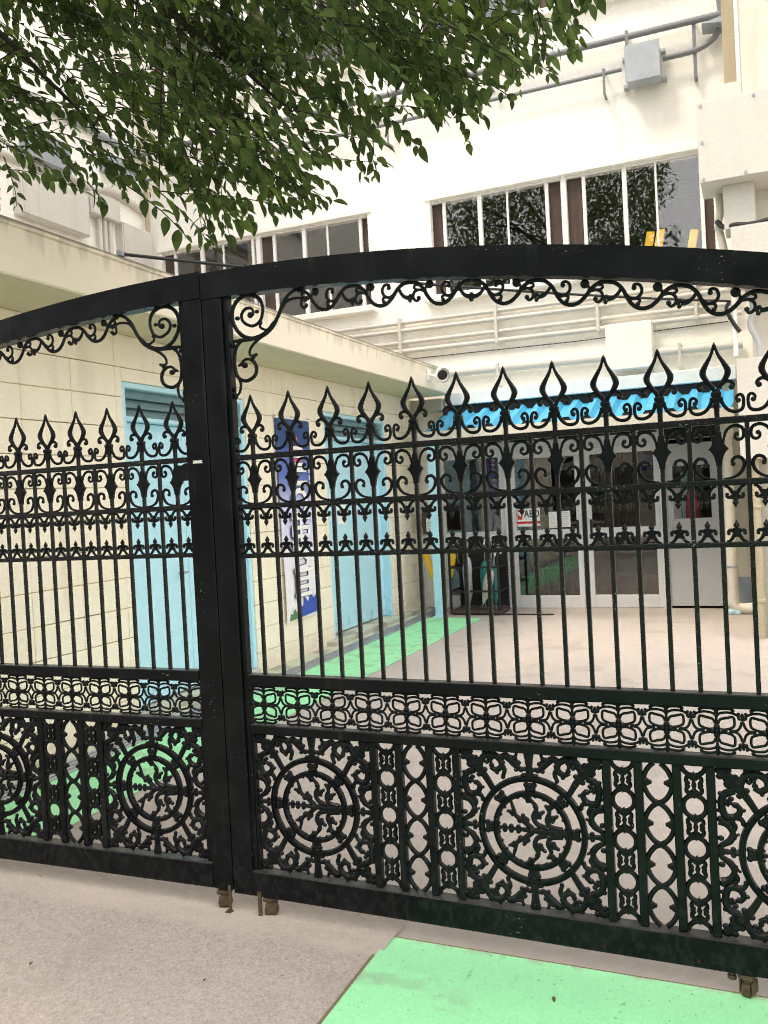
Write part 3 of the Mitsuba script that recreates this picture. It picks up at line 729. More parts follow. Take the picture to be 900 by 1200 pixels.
# ---------------------------------------------------------------- pipes on the main facade
def pipe(name, pts, r, bsdf, label, brackets=(), bmat='mat_pipe', spl=0, catg='pipe', n=12):
    t = thing(name, label, catg)
    P = catmull(pts, spl) if spl else np.asarray(pts, float)
    part('tube', tube3(P, r, n), bsdf, t, 50)
    for b in brackets:
        part('bracket', b, bmat, t)
    return t
def wall_bracket(x, za, zb, w=0.022, out=0.10):
    m = cat(bx(x - w, x + w, WY - out - 0.004, WY - out + 0.008, za, zb, 0.002), bx(x - w, x + w, WY - out + 0.009, WY + 0.002, zb - 0.012, zb, 0.002), bx(x - w, x + w, WY - out + 0.009, WY + 0.002, za, za + 0.012, 0.002))
    return m
JB = thing('junction_box', 'grey steel junction box on the upper wall joined to a conduit', 'box')
part('body', bx(-1.20, -0.82, WY - 0.30, WY - 0.06, 6.33, 6.74, 0.006), 'mat_galv', JB)
part('lid', bx(-1.21, -0.81, WY - 0.312, WY - 0.301, 6.32, 6.75, 0.003), 'mat_galv', JB)
for xa, xb in ((-1.26, -1.205), (-0.815, -0.76)):
    for za, zb in ((6.35, 6.39), (6.68, 6.72)):
        part('bracket', bx(xa, xb, WY - 0.1, WY - 0.002, za, zb, 0.003), 'mat_galv', JB)
py = WY - 0.14
pipe('conduit_pipe', [(-8.4, py, 6.57), (-1.27, py, 6.565)], 0.025, 'mat_pipe', 'long grey conduit running left from the junction box under the upper windows', [wall_bracket(x, 6.3, 6.62, 0.015, 0.16) for x in (-1.48, -4.35, -6.1, -7.6)])
pipe('conduit_pipe', [(-0.79, py, 6.58), (-0.50, py, 6.58), (-0.36, py, 6.60), (-0.22, py, 6.67), (-0.14, py, 6.80), (-0.13, py, 6.95), (-0.15, py, 7.4), (-0.17, py, 9.5)], 0.033, 'mat_pipe', 'thick grey conduit bending upwards from the right of the junction box', [wall_bracket(-0.43, 6.28, 6.98, 0.02, 0.13)], spl=4)
pipe('upper_pipe', [(-8.4, py, 6.98), (0.0, py, 6.93)], 0.038, 'mat_pipe', 'thick grey pipe on the facade above the thinner conduit', [wall_bracket(x, 6.72, 7.0, 0.02, 0.17) for x in (-1.19, -2.9, -4.6, -6.4)])
solo('pipe_shield', cat(slab(Polygon([(-0.34, 6.80), (0.03, 6.86), (0.03, 6.74)]), WY - 0.30, WY - 0.02)), 'mat_galv', 'bluish grey metal plate fixed where the thick conduit bends upwards', 'plate')
LPS = [(3.90, 0.028), (3.79, 0.030), (3.63, 0.028), (3.51, 0.032)]
for i, (z, r) in enumerate(LPS):
    pipe('white_pipe', [(-8.4 if i > 5 else -5.4, WY - 0.06 - 0.015 * (i % 2), z), (-0.05, WY - 0.06 - 0.015 * (i % 2), z - 0.03)], r, 'mat_duct',
         ('topmost', 'second from top', 'third from top', 'fourth from top')[i] + ' of the white pipes crossing the wall above the awning')
for x, lb in ((-4.35, 'leftmost cream bracket of the white pipes, above the security camera'), (-3.0, 'second cream bracket from the left holding the row of white pipes'), (-1.7, 'third cream bracket from the left, above the square white box'), (-0.55, 'rightmost cream bracket holding the row of white pipes')):
    solo('pipe_bracket', bx(x - 0.02, x + 0.02, WY - 0.115, WY - 0.001, 3.46, 3.96, 0.003), 'mat_duct', lb, 'bracket', group='brackets of the white pipes')
pipe('low_pipe', [(-4.1, WY - 0.09, 3.14), (-0.05, WY - 0.09, 3.11)], 0.055, 'mat_duct', 'thick white pipe just above the blue awning', [wall_bracket(x, 2.90, 3.2, 0.018, 0.15) for x in (-3.0, -0.75)], 'mat_duct')
pipe('thin_wire', [(-4.2, WY - 0.03, 3.40), (-2.0, WY - 0.035, 3.375), (-0.2, WY - 0.03, 3.40)], 0.006, 'mat_rubber', 'thin black wire crossing the cream wall between white pipes', n=6)
solo('white_box', bx(-1.60, -1.05, WY - 0.22, WY - 0.002, 2.94, 3.50, 0.008), 'mat_white', 'square white box on the wall just above the awning', 'box')

# ---------------------------------------------------------------- left wing of the building
part('wing_wall', bx(-8.9, -8.5, 2.0, 11.14, 0, 13.2), 'mat_wall', MB)
for i, (ya, yb, za, zb, xo, bs, lb) in enumerate(((8.45, 9.66, 5.36, 5.94, 0.16, 'mat_duct', 'large white duct box on the left wing above the annex roof'), (9.72, 10.32, 5.72, 6.03, 0.16, 'mat_duct', 'middle white duct box with pipes below on the left wing'),
                                                  (10.38, 11.05, 5.10, 5.78, 0.14, 'mat_duct', 'white duct box nearest the corner of the left wing'), (8.6, 9.3, 6.10, 6.50, 0.22, 'mat_galv', 'blue grey metal box high on the left wing behind leaves'),
                                                  (10.1, 10.7, 6.44, 6.68, 0.20, 'mat_galv', 'small blue grey metal box beside the wing corner behind leaves'))):
    t = thing('duct_box', lb, 'duct')
    part('body', bx(-8.5, -8.5 + xo, ya, yb, za, zb, 0.01), bs, t)
    part('cover', bx(-8.5 + xo + 0.001, -8.5 + xo + 0.012, ya + 0.015, yb - 0.015, za + 0.015, zb - 0.015, 0.004), bs, t)
for i, y in enumerate((9.95, 10.06, 10.17)):
    pipe('wing_pipe', [(-8.42, y, 5.72), (-8.42, y, 3.2)], 0.035, 'mat_duct', ('left', 'middle', 'right')[i] + ' one of three short white pipes below the middle duct box')
pipe('wing_duct', [(-8.44, 6.0, 6.02), (-8.44, 8.6, 6.08), (-8.44, 9.3, 6.16), (-8.44, 9.8, 6.12), (-8.44, 10.3, 6.20), (-8.44, 11.0, 6.1)], 0.05, 'mat_duct', 'cream curved pipe running over the white duct boxes on the wing', spl=5)
pipe('wing_duct', [(-8.44, 6.0, 7.0), (-8.44, 11.0, 6.95)], 0.05, 'mat_galv', 'grey straight pipe high along the left wing wall')
pipe('corner_pipe', [(-8.40, 11.02, 3.2), (-8.40, 11.02, 6.5), (-8.40, 11.0, 9.0)], 0.035, 'mat_ochre', 'slim ochre drainpipe in the corner of the left wing')

# ---------------------------------------------------------------- right wing
RW = thing('stair_block', 'cream white building block at the right edge with pipes and duct boxes', 'building')
part('wall', bx(0.05, 4.0, 9.12, 11.14, 0.0, 13.2, 0.01), 'mat_stair', RW)
part('shade_toned_wall', bx(0.046, 4.0, 9.112, 9.119, 0.0, 1.70, 0.002), 'mat_greywall', RW)  # greyer sheet paints the shade on the lower wall
part('plaster_strip', bx(0.008, 0.045, 9.16, 9.24, 3.3, 13.2, 0.004), 'mat_white', RW)
part('side_panel', bx(-0.11, 0.045, 9.70, 9.95, 5.2, 6.75, 0.006), 'mat_ochre', RW)
part('recess_wall', bx(-0.30, 0.05, 11.02, 11.145, 0.0, 2.69, 0.004), 'mat_greywall', MB)
part('recess_base', bx(-0.302, 0.05, 11.008, 11.0195, 0.0, 0.38, 0.003), 'mat_bluegrey', MB)
def boxed(name, x0, x1, y0, y1, z0, z1, label, bolts=False, bs='mat_duct'):
    t = thing(name, label, 'duct')
    part('body', bx(x0, x1, y0 + 0.012, y1, z0, z1, 0.006), bs, t)
    part('cover', bx(x0 - 0.006, x1 + 0.006, y0, y0 + 0.0115, z0 + 0.004, z1 + 0.006, 0.003), bs, t)
    if bolts:
        for (x, z) in ((x0 + 0.03, z0 + 0.03), (x0 + 0.03, z1 - 0.03), (x0 + 0.03, (z0 + z1) / 2), ((x0 + x1) / 2, z1 - 0.03), ((x0 + x1) / 2 - 0.09, z0 + 0.03)):
            part('bolt', oriented(trimesh.creation.cylinder(radius=0.014, height=0.012, sections=8), [0, -1, 0], [x, y0 - 0.006, z]), 'mat_galv', t)
    return t
boxed('wall_duct', -0.338, 0.62, 8.60, 9.115, 4.27, 5.00, 'largest white duct box with bolts at the upper right edge', True)
boxed('wall_duct', -0.15, 0.03, 8.72, 9.115, 5.012, 5.17, 'small white box on top of the bolted duct box')
boxed('wall_duct', -0.148, 0.11, 8.78, 9.115, 3.86, 4.262, 'white box under the bolted duct box at right')
boxed('wall_duct', -0.095, 0.62, 8.66, 9.115, 3.34, 3.84, 'lowest white duct box behind the gate arch at right')
boxed('wall_duct', -0.10, 0.16, 8.88, 9.115, 1.72, 2.66, 'tall grey white box column hanging at the right edge', bs='mat_duct')
pipe('foam_pipe', [(-0.20, 9.05, 4.30), (-0.19, 9.03, 4.1), (-0.215, 9.0, 3.98), (-0.20, 9.03, 3.9), (-0.15, 9.05, 3.6), (-0.14, 9.05, 3.35)], 0.035, 'mat_pvc', 'lumpy cream wrapped pipe below the bolted duct box', spl=4)
pipe('black_hose', [(-0.22, 8.98, 4.00), (-0.16, 8.90, 3.92), (-0.05, 8.74, 3.88), (0.10, 8.72, 3.86), (0.4, 8.72, 3.90)], 0.024, 'mat_rubber', 'black hose crossing under the bolted duct box', spl=5)
pipe('flexible_pipe', [(0.02, 8.95, 3.32), (0.06, 8.93, 3.15), (0.03, 8.93, 2.98), (0.09, 8.93, 2.82), (0.10, 8.93, 2.665)], 0.028, 'mat_steelgrey', 'grey flexible pipe entering the top of the grey white box column', spl=5)
pipe('white_post', [(-0.105, 8.93, 2.70), (-0.10, 8.93, 3.33)], 0.022, 'mat_white', 'short slim white pipe above the grey white box column')
pipe('ochre_pipe', [(0.0, 9.02, 0.0), (0.0, 9.02, 1.72)], 0.052, 'mat_ochre', 'ochre drainpipe below the grey white box column at right', [bx(-0.06, 0.06, 8.962, 9.115, z, z + 0.03, 0.004) for z in (0.35, 1.25)], 'mat_ochre')
dp_ = thing('downpipe', 'cream plastic downpipe beside the grey steel door ending in an elbow', 'pipe')
part('tube', tube3([(-0.265, 10.62, 2.3), (-0.265, 10.62, 0.2)], 0.057, 16), 'mat_pvc', dp_, 50)
part('coupling', cat(cyl([-0.265, 10.62, 1.78], [-0.265, 10.62, 1.90], 0.064, 16), cyl([-0.265, 10.62, 2.02], [-0.265, 10.62, 2.18], 0.075, 16)), 'mat_pvc', dp_, 50)
part('clip', cat(cyl([-0.265, 10.62, 0.53], [-0.265, 10.62, 0.555], 0.063, 16), bx(-0.28, -0.25, 10.62, 11.01, 0.533, 0.552)), 'mat_galv', dp_, 50)
part('elbow', tube3(catmull([(-0.265, 10.62, 0.22), (-0.265, 10.62, 0.13), (-0.235, 10.62, 0.075), (-0.16, 10.62, 0.062), (-0.10, 10.62, 0.062)], 5), 0.062, 16), 'mat_pvc', dp_, 50)
part('outlet', cyl([-0.12, 10.62, 0.062], [0.10, 10.62, 0.062], 0.066, 16), 'mat_pvc', dp_, 50)
part('base', bx(-0.325, -0.195, 10.56, 10.70, 0.0, 0.055, 0.006), 'mat_blue', dp_)

# overhead cable from the annex roof to the right block
def sag(a, b, s, n=24):
    a, b = np.array(a, float), np.array(b, float)
    t = np.linspace(0, 1, n)[:, None]
    return a + (b - a) * t - np.array([0, 0, 1]) * s * 4 * t * (1 - t)
cb = thing('overhead_cable', 'black cable stretched from the annex roof edge across the courtyard', 'cable')
part('wire', tube3(sag((-3.58, 4.42, 3.15), (-0.14, 8.9, 3.22), 0.05), 0.011, 6), 'mat_rubber', cb, 60)
part('end_loop', tube3(catmull([(-0.14, 8.9, 3.22), (-0.17, 8.88, 3.14), (-0.12, 8.9, 3.02), (-0.06, 8.9, 2.92)], 5), 0.018, 6), 'mat_rubber', cb, 60)
part('clamp', bx(-3.60, -3.565, 4.39, 4.45, 3.137, 3.17, 0.004), 'mat_galv', cb)

# ---------------------------------------------------------------- umbrella rack beside the entrance
rk = thing('umbrella_rack', 'dark steel umbrella rack left of the glass entrance doors', 'rack')
rx0, rx1, ry0, ry1 = -3.58, -2.95, 10.40, 10.82
for (x, y) in ((rx0, ry0), (rx1, ry0), (rx0, ry1), (rx1, ry1)):
    part('leg', bx(x - 0.014, x + 0.014, y - 0.014, y + 0.014, 0.02, 0.86, 0.003), 'mat_dark', rk)
for z in (0.30, 0.60, 0.86):
    part('rail', cat(bx(rx0, rx1, ry0 - 0.010, ry0 + 0.010, z - 0.012, z + 0.012), bx(rx0, rx1, ry1 - 0.010, ry1 + 0.010, z - 0.012, z + 0.012), bx(rx0 - 0.010, rx0 + 0.010, ry0, ry1, z - 0.0125, z + 0.0115), bx(rx1 - 0.010, rx1 + 0.010, ry0, ry1, z - 0.0125, z + 0.0115)), 'mat_dark', rk)
for k in range(1, 6):
    x = rx0 + (rx1 - rx0) * k / 6
    part('divider', bx(x - 0.005, x + 0.005, ry0 + 0.011, ry1 - 0.011, 0.852, 0.864), 'mat_dark', rk)
part('tray', bx(rx0 - 0.02, rx1 + 0.02, ry0 - 0.02, ry1 + 0.02, 0.02, 0.055, 0.006), 'mat_brown', rk)
part('back_panel', bx(rx0, rx1, ry1 + 0.012, ry1 + 0.02, 0.06, 0.95), 'mat_dark', rk)
def umbrella(p0, p1, bs, label, hook=True, name='umbrella'):
    t = thing(name, label, 'umbrella')
    p0, p1 = np.array(p0, float), np.array(p1, float)
    d = p1 - p0
    L = np.linalg.norm(d)
    prof = np.array([(0, 0), (0.006, 0.0), (0.012, 0.04 * L), (0.042, 0.2 * L), (0.056, 0.5 * L), (0.046, 0.66 * L), (0.020, 0.72 * L), (0, 0.73 * L)])
    m = trimesh.creation.revolve(prof, sections=14)
    v = np.array(m.vertices)
    a = np.arctan2(v[:, 1], v[:, 0])
    v[:, :2] *= (1 + 0.22 * np.sin(a * 5 + v[:, 2] * 8))[:, None]
    m.vertices = v
    part('canopy', oriented(m, d, p0), bs, t, 40)
    part('shaft', cyl(p0 + d * 0.70, p1, 0.006, 8), 'mat_galv', t, 40)
    part('ferrule', cyl(p0 - d / L * 0.05, p0 + d * 0.02, 0.006, 8), 'mat_galv', t, 40)
    if hook:
        hk = [p1, p1 + d / L * 0.05, p1 + d / L * 0.075 + [0.02, 0, 0], p1 + d / L * 0.07 + [0.05, 0, 0], p1 + d / L * 0.03 + [0.065, 0, 0]]
        part('handle', tube3(catmull(hk, 5), 0.011, 8), 'mat_white', t, 50)
    return t
umbrella((-3.34, 10.33, 0.24), (-3.30, 10.33, 0.93), 'mat_galv', 'slim silver grey folded umbrella hanging at the front of the rack', False)
umbrella((-3.20, 10.52, 0.12), (-2.98, 10.40, 0.74), 'mat_pvc', 'pale grey folded umbrella leaning right in the rack with white hook handle')
umbrella((-3.06, 10.62, 0.10), (-3.05, 10.60, 0.80), 'mat_teal', 'teal green folded umbrella standing in the rack')
umbrella((-3.22, 10.70, 0.10), (-3.20, 10.70, 0.86), 'mat_teal', 'teal folded umbrella at the back of the rack')
umbrella((-3.42, 10.66, 0.10), (-3.43, 10.64, 0.88), 'mat_greywall', 'dark grey folded umbrella at the left of the rack')
umbrella((-3.13, 10.74, 0.10), (-3.12, 10.74, 0.90), 'mat_rubber', 'black folded umbrella at the back of the rack')
# crossing flags behind the blue post
for i, (a, b) in enumerate((((-3.78, 10.55, 0.06), (-4.02, 10.62, 0.98)), ((-3.70, 10.58, 0.06), (-3.56, 10.62, 1.0)))):
    t = thing('crossing_flag', ('left', 'right')[i] + ' yellow rolled flag leaning behind the blue awning post', 'flag')
    a, b = np.array(a), np.array(b)
    part('stick', cyl(a, b, 0.010, 8), 'mat_pvc', t, 40)
    prof = np.array([(0, 0), (0.018, 0.0), (0.030, 0.1), (0.040, 0.28), (0.03, 0.34), (0, 0.34)])
    m = trimesh.creation.revolve(prof, sections=12)
    v = np.array(m.vertices)
    an = np.arctan2(v[:, 1], v[:, 0])
    v[:, :2] *= (1 + 0.3 * np.sin(an * 3 + v[:, 2] * 9))[:, None]
    m.vertices = v
    part('cloth', oriented(m, b - a, a + (b - a) * 0.42), 'mat_yellow', t, 40)

# ---------------------------------------------------------------- the gate
SEAM = -1.875
ZTIP = 1.947
C_, W2 = 0.0625, None
def arch_top(lx):
    x = lx + SEAM
    return 2.416 - 0.0625 * (x + 1.86) ** 2
TH = 0.098
def arch_band(x0, x1, n=40):
    xs = np.linspace(x0, x1, n)
    return xs
iron, barm = 'mat_iron', 'mat_bar'

# --- ornament masters (local: x along leaf, z up, y=0 mid plane)
def spear_mesh():
    zt = ZTIP
    half = rod([(0.001, 1.944), (0.010, 1.915), (0.026, 1.886), (0.0345, 1.866), (0.031, 1.850), (0.018, 1.832), (0.004, 1.816)],
               [0.0040, 0.0052, 0.0076, 0.0098, 0.0090, 0.0066, 0.0062], [0.005, 0.006, 0.008, 0.009, 0.009, 0.007, 0.007], spl=5)
    curl = rod([(0.003, 1.806), (0.014, 1.824), (0.028, 1.834), (0.041, 1.833), (0.0485, 1.824), (0.0455, 1.814)], [0.0068, 0.0060, 0.0056, 0.0056, 0.0056, 0.0058], spl=4)
    tip = blob(0, 1.940, 0.0042, 0.012, 0.005)
    return cat(both(half), both(curl), both(blob(0.0435, 1.817, 0.0085, 0.0085, 0.009)), tip,
               bx(-0.0145, 0.0145, -0.0125, 0.0125, 1.791, 1.806, 0.003), rod([(0, 1.793), (0, 1.76), (0, 1.733)], [0.0125, 0.0085, 0.008], [0.011, 0.009, 0.008], spl=3))
def scrolls_up(h):           # between spear at 0 and mid bar at h, rising from the rail
    return cat(rod([(0.012, 1.790), (0.016, 1.772), (0.030, 1.752), (0.050, 1.744), (0.069, 1.750), (h - 0.006, 1.769), (h - 0.008, 1.787), (0.064, 1.793), (0.055, 1.785), (0.0575, 1.776)],
                   [0.0060, 0.0058, 0.0056, 0.0056, 0.0054, 0.0052, 0.0050, 0.0048, 0.0046, 0.005], spl=4), blob(0.060, 1.776, 0.0075))
def scrolls_down(h):         # hang under the upper rail
    return cat(rod([(0.014, 1.650), (0.017, 1.672), (0.026, 1.693), (0.045, 1.703), (0.064, 1.698), (h - 0.010, 1.684), (h - 0.012, 1.668), (0.057, 1.661), (0.047, 1.668), (0.048, 1.679)],
                   [0.0030, 0.0040, 0.0050, 0.0054, 0.0054, 0.0052, 0.0050, 0.0048, 0.0046, 0.005], spl=4), blob(0.0515, 1.679, 0.0070))
def scrolls_mid(h):          # lie on the second rail
    return cat(rod([(0.010, 1.548), (0.030, 1.550), (0.050, 1.558), (h - 0.016, 1.574), (h - 0.012, 1.596), (0.056, 1.611), (0.040, 1.607), (0.035, 1.594)],
                   [0.0030, 0.0040, 0.0050, 0.0056, 0.0056, 0.0056, 0.0052, 0.0050], spl=4), blob(0.0385, 1.591, 0.0070))
def mid_set(h):
    m = cat(scrolls_up(h), scrolls_down(h), scrolls_mid(h))
    return m
def fleur(sgn, zb):
    leg = rod([(0.029, 0.002), (0.021, 0.004), (0.013, 0.012), (0.007, 0.024)], [0.0040, 0.0046, 0.0054, 0.0060], spl=3)
    lobe = rod([(0.003, 0.027), (0.011, 0.034), (0.019, 0.036), (0.0245, 0.030)], [0.0055, 0.0055, 0.0052, 0.0048], spl=3)
    m = cat(both(leg), both(lobe), both(blob(0.022, 0.027, 0.0058)), rod([(0, 0.016), (0, 0.036), (0, 0.043), (0, 0.0515), (0, 0.057), (0, 0.066)], [0.006, 0.0072, 0.0052, 0.0095, 0.0060, 0.0010], spl=0), bx(-0.011, 0.011, -0.007, 0.007, 0.038, 0.0425, 0.001))
    v = np.array(m.vertices)
    v[:, 2] = zb + sgn * v[:, 2]
    m.vertices = v
    if sgn < 0:
        m.invert()
    return m
def diamond():
    q = []
    for a, b in (((0.0085, 0.052), (0.029, 0.0)), ((0.029, 0.0), (0.0080, -0.050))):
        for t in np.linspace(0, 1, 6)[:-1]:
            cx_, cz_ = 0.0105, 0.013 * (1 if a[1] > 0 else -1)
            q.append(((1 - t) ** 2 * a[0] + 2 * t * (1 - t) * cx_ + t * t * b[0], 1.637 + (1 - t) ** 2 * a[1] + 2 * t * (1 - t) * cz_ + t * t * b[1]))
    q.append((0.0080, 1.587))
    pts = q + [(-x, z) for x, z in q[::-1]]
    return plate(pts, 0.018, 0.002)

def quatre(w, h):
    hw, hh = w / 2, h / 2
    r = 0.0042
    parts_ = []
    # petal loop in the first quadrant, outer arcs to the clusters, curls at the rail
    pet = rod([(0.004, 0.022), (0.011, 0.035), (0.029, 0.040), (0.046, 0.043), (0.050, 0.030), (0.047, 0.014), (0.030, 0.006), (0.014, 0.004)], r, spl=4)
    arc = rod([(0.034, 0.001), (0.055, 0.003), (0.065, 0.014), (hw - 0.002, 0.030)], r, spl=4)
    arc2 = rod([(0.0, 0.042), (0.008, 0.052), (0.030, 0.0565), (0.050, 0.053), (hw - 0.006, 0.043)], r * 0.95, spl=4)
    curl = rod([(0.0, 0.050), (0.005, 0.064), (0.022, 0.0675), (0.038, 0.067), (0.047, 0.062)], r, spl=4)
    parts_ += [pet, arc, arc2, curl, blob(0.046, 0.0625, 0.0058), blob(hw - 0.0065, 0.041, 0.0080, 0.0075), blob(hw - 0.010, 0.053, 0.0050)]
    m = quad4(cat(parts_))
    c = cat([blob(0.0120 * math.cos(a), 0.0120 * math.sin(a), 0.0098, 0.0098, 0.011) for a in (0, PI / 2, PI, 3 * PI / 2)])
    st = cat(rod([(0, -hh), (0, -hh * .6), (0, 0), (0, hh * .6), (0, hh)], [0.005, 0.0042, 0.004, 0.0042, 0.005], spl=0), rod([(-0.03, 0), (0, 0), (0.03, 0)], [0.004, 0.005, 0.004], spl=0))
    cl = cat([mv(blob(0, 0, 0.0062, 0.013), s * hw, 0, t * hh * 0.60) for s in (-1, 1) for t in (-1, 1)])
    return cat(m, c, st, cl, blob(0, 0, 0.007, 0.007, 0.013))

def knot():
    c = rod([(0.004, 0.019), (0.013, 0.025), (0.021, 0.021), (0.022, 0.011), (0.016, 0.005), (0.0215, 0.0), (0.016, -0.005), (0.022, -0.011), (0.021, -0.021), (0.013, -0.025), (0.004, -0.019)], 0.0066, 0.008, spl=3)
    sp = rod([(0, 0.041), (0, 0.030), (0, 0.022), (0, 0.008), (0, 0), (0, -0.008), (0, -0.022), (0, -0.030), (0, -0.041)], [0.0008, 0.0105, 0.0075, 0.0055, 0.0085, 0.0055, 0.0075, 0.0105, 0.0008], 0.008, spl=0)
    sh = both(rod([(0.003, 0.030), (0.010, 0.027)], [0.005, 0.003], spl=0))
    return cat(both(c), sp, sh)
def chain(w, z0, z1, n=4):
    """Rings and knots in a narrow panel of inner half width w."""
    p = (z1 - z0) / n
    ms = []
    for i in range(n):
        ms.append(mv(knot(), 0, 0, z1 - p * (i + 0.5) + 0.001))
    for i in range(n + 1):
        z = z1 - p * i
        a = np.linspace(0, 2 * PI, 25)[:-1]
        if i in (0, n):
            a0, a1 = (PI, 2 * PI) if i == 0 else (0, PI)
            a = np.linspace(a0 + 0.12, a1 - 0.12, 12)
            ms.append(rod([(w * 0.98 * math.cos(t), z + p * 0.265 * math.sin(t)) for t in a], 0.0076, 0.008, spl=0))
        else:
            ms.append(rod([(w * 0.94 * math.cos(t), z + p * 0.265 * math.sin(t)) for t in a], 0.0076, 0.008, spl=0, closed=True))
    return cat(ms)
def ovals(w, z0, z1, n=4):
    p = (z1 - z0) / n
    zz = np.linspace(z0 + 0.004, z1 - 0.004, 15 * n + 1)
    ph = (zz - z0) / (z1 - z0) * n * PI
    x = np.sign(np.sin(ph)) * np.abs(np.sin(ph)) ** 0.62 * w * 0.97
    a = rod(np.c_[x, zz], 0.0082, 0.008, spl=0)
    ms = [a, mir(a)]
    for i in range(n):
        zc = z0 + p * (i + 0.5)
        ms.append(both(blob(w - 0.010, zc, 0.0125, 0.0125, 0.009)))
        ms.append(both(blob(w - 0.022, zc, 0.005, 0.007, 0.006)))
    return cat(ms)

def circle_rod(R, r, ry, n=72):
    return rod([(R * math.cos(t), R * math.sin(t)) for t in np.linspace(0, 2 * PI, n, endpoint=False)], r, ry, spl=0, closed=True)
def polar(r, a):
    return (r * math.cos(a), r * math.sin(a))
def leaflet(x, z, L, a, w=0.011):
    w, L = w * 1.3, L * 1.1
    """An acanthus lobe: three overlapping lobes along a direction."""
    ms = []
    for f, k in ((0.25, 1.0), (0.6, 0.85), (0.9, 0.55)):
        ms.append(blob(x + L * f * math.cos(a), z + L * f * math.sin(a), w * k, L * 0.22, 0.008, rot=a - PI / 2))
    for s in (-1, 1):
        ms.append(blob(x + L * 0.45 * math.cos(a + s * 0.55), z + L * 0.45 * math.sin(a + s * 0.55), w * 0.55, L * 0.2, 0.006, rot=a + s * 0.5 - PI / 2))
    return cat(ms)
def medallion(W, H):
    """W, H: half width and half height of the panel."""
    q = []
    R1, R2 = 0.171, 0.122
    # axis stems
    vert = cat(rod([(0, R1), (0, R1 + 0.02), (0, R1 + 0.045), (0, H)], [0.024, 0.013, 0.012, 0.019], 0.010, spl=3), both(blob(0.020, R1 + 0.010, 0.010, 0.007)))
    horz = cat(rod([(R1, 0), (R1 + 0.02, 0), (R1 + 0.04, 0), (W, 0)], [0.014, 0.008, 0.008, 0.013], 0.008, spl=3), blob(R1 + 0.012, 0, 0.014, 0.009))
    # corner acanthus, scroll pair about the diagonal
    dgx, dgz = W - 0.055, H - 0.055
    c0 = polar(R1 + 0.004, PI / 4)
    stem = rod([c0, (dgx - 0.028, dgz - 0.030), (dgx, dgz)], [0.010, 0.012, 0.016], 0.009, spl=4)
    lf = cat(leaflet(dgx - 0.006, dgz - 0.006, 0.058, PI / 4 + 0.05, 0.016), blob(dgx - 0.004, dgz - 0.002, 0.021, 0.019, 0.011), blob(W - 0.016, H - 0.012, 0.018, 0.013, 0.008))
    # upper scroll (towards the top stem)
    up = rod([(dgx - 0.012, dgz + 0.004), (dgx - 0.030, dgz + 0.034), (dgx - 0.060, dgz + 0.040), (dgx - 0.084, dgz + 0.026), (dgx - 0.088, dgz + 0.004), (dgx - 0.070, dgz - 0.010), (dgx - 0.050, dgz - 0.002)],
             [0.0118, 0.0118, 0.0118, 0.0111, 0.0104, 0.0096, 0.0076], spl=4)
    upb = cat(blob(dgx - 0.054, dgz + 0.004, 0.009), leaflet(dgx - 0.045, dgz + 0.036, 0.03, -1.9, 0.006))
    up2 = rod([(dgx - 0.086, dgz + 0.010), (dgx - 0.098, dgz - 0.008), (dgx - 0.092, dgz - 0.030)], [0.0096, 0.0082, 0.0069], spl=4)
    up3 = rod([(dgx - 0.080, dgz + 0.028), (dgx - 0.105, dgz + 0.038), (0.045, H - 0.045), (0.030, H - 0.056), (0.018, H - 0.054)], [0.0096, 0.0124, 0.0111, 0.0082, 0.0069], spl=4)
    up3b = cat(blob(dgx - 0.092, dgz - 0.032, 0.008), leaflet(0.056, H - 0.040, 0.034, 2.0, 0.008), blob(0.060, H - 0.022, 0.013, 0.010))
    # side scroll (towards the horizontal stem)
    si = rod([(dgx + 0.004, dgz - 0.014), (dgx + 0.034, dgz - 0.030), (W - 0.014, dgz - 0.062), (dgx + 0.030, dgz - 0.094), (dgx + 0.002, dgz - 0.092), (dgx - 0.010, dgz - 0.072), (dgx + 0.002, dgz - 0.054)],
             [0.0118, 0.0118, 0.0118, 0.0111, 0.0104, 0.0096, 0.0076], spl=4)
    sib = cat(blob(dgx + 0.004, dgz - 0.058, 0.009), leaflet(dgx + 0.036, dgz - 0.050, 0.03, 3.3, 0.006))
    si2 = rod([(dgx + 0.010, dgz - 0.094), (dgx - 0.010, dgz - 0.098), (dgx - 0.020, dgz - 0.112)], [0.0096, 0.0082, 0.0069], spl=4)
    si3 = rod([(W - 0.006, dgz - 0.108), (W - 0.028, dgz - 0.118), (W - 0.042, dgz - 0.142), (W - 0.034, dgz - 0.166), (W - 0.014, dgz - 0.180), (W - 0.003, 0.010)], [0.0138, 0.0111, 0.0096, 0.0111, 0.0082, 0.0082], spl=4)
    si4 = rod([(W - 0.040, dgz - 0.140), (W - 0.050, dgz - 0.124), (W - 0.044, dgz - 0.112)], [0.0082, 0.0076, 0.0069], spl=4)
    sib2 = cat(blob(dgx - 0.018, dgz - 0.113, 0.008), blob(W - 0.043, dgz - 0.111, 0.0085), leaflet(W - 0.034, dgz - 0.160, 0.026, 2.6, 0.006), blob(W - 0.010, dgz - 0.104, 0.012, 0.010))
    # acanthus fringe along the scrolls
    fr = []
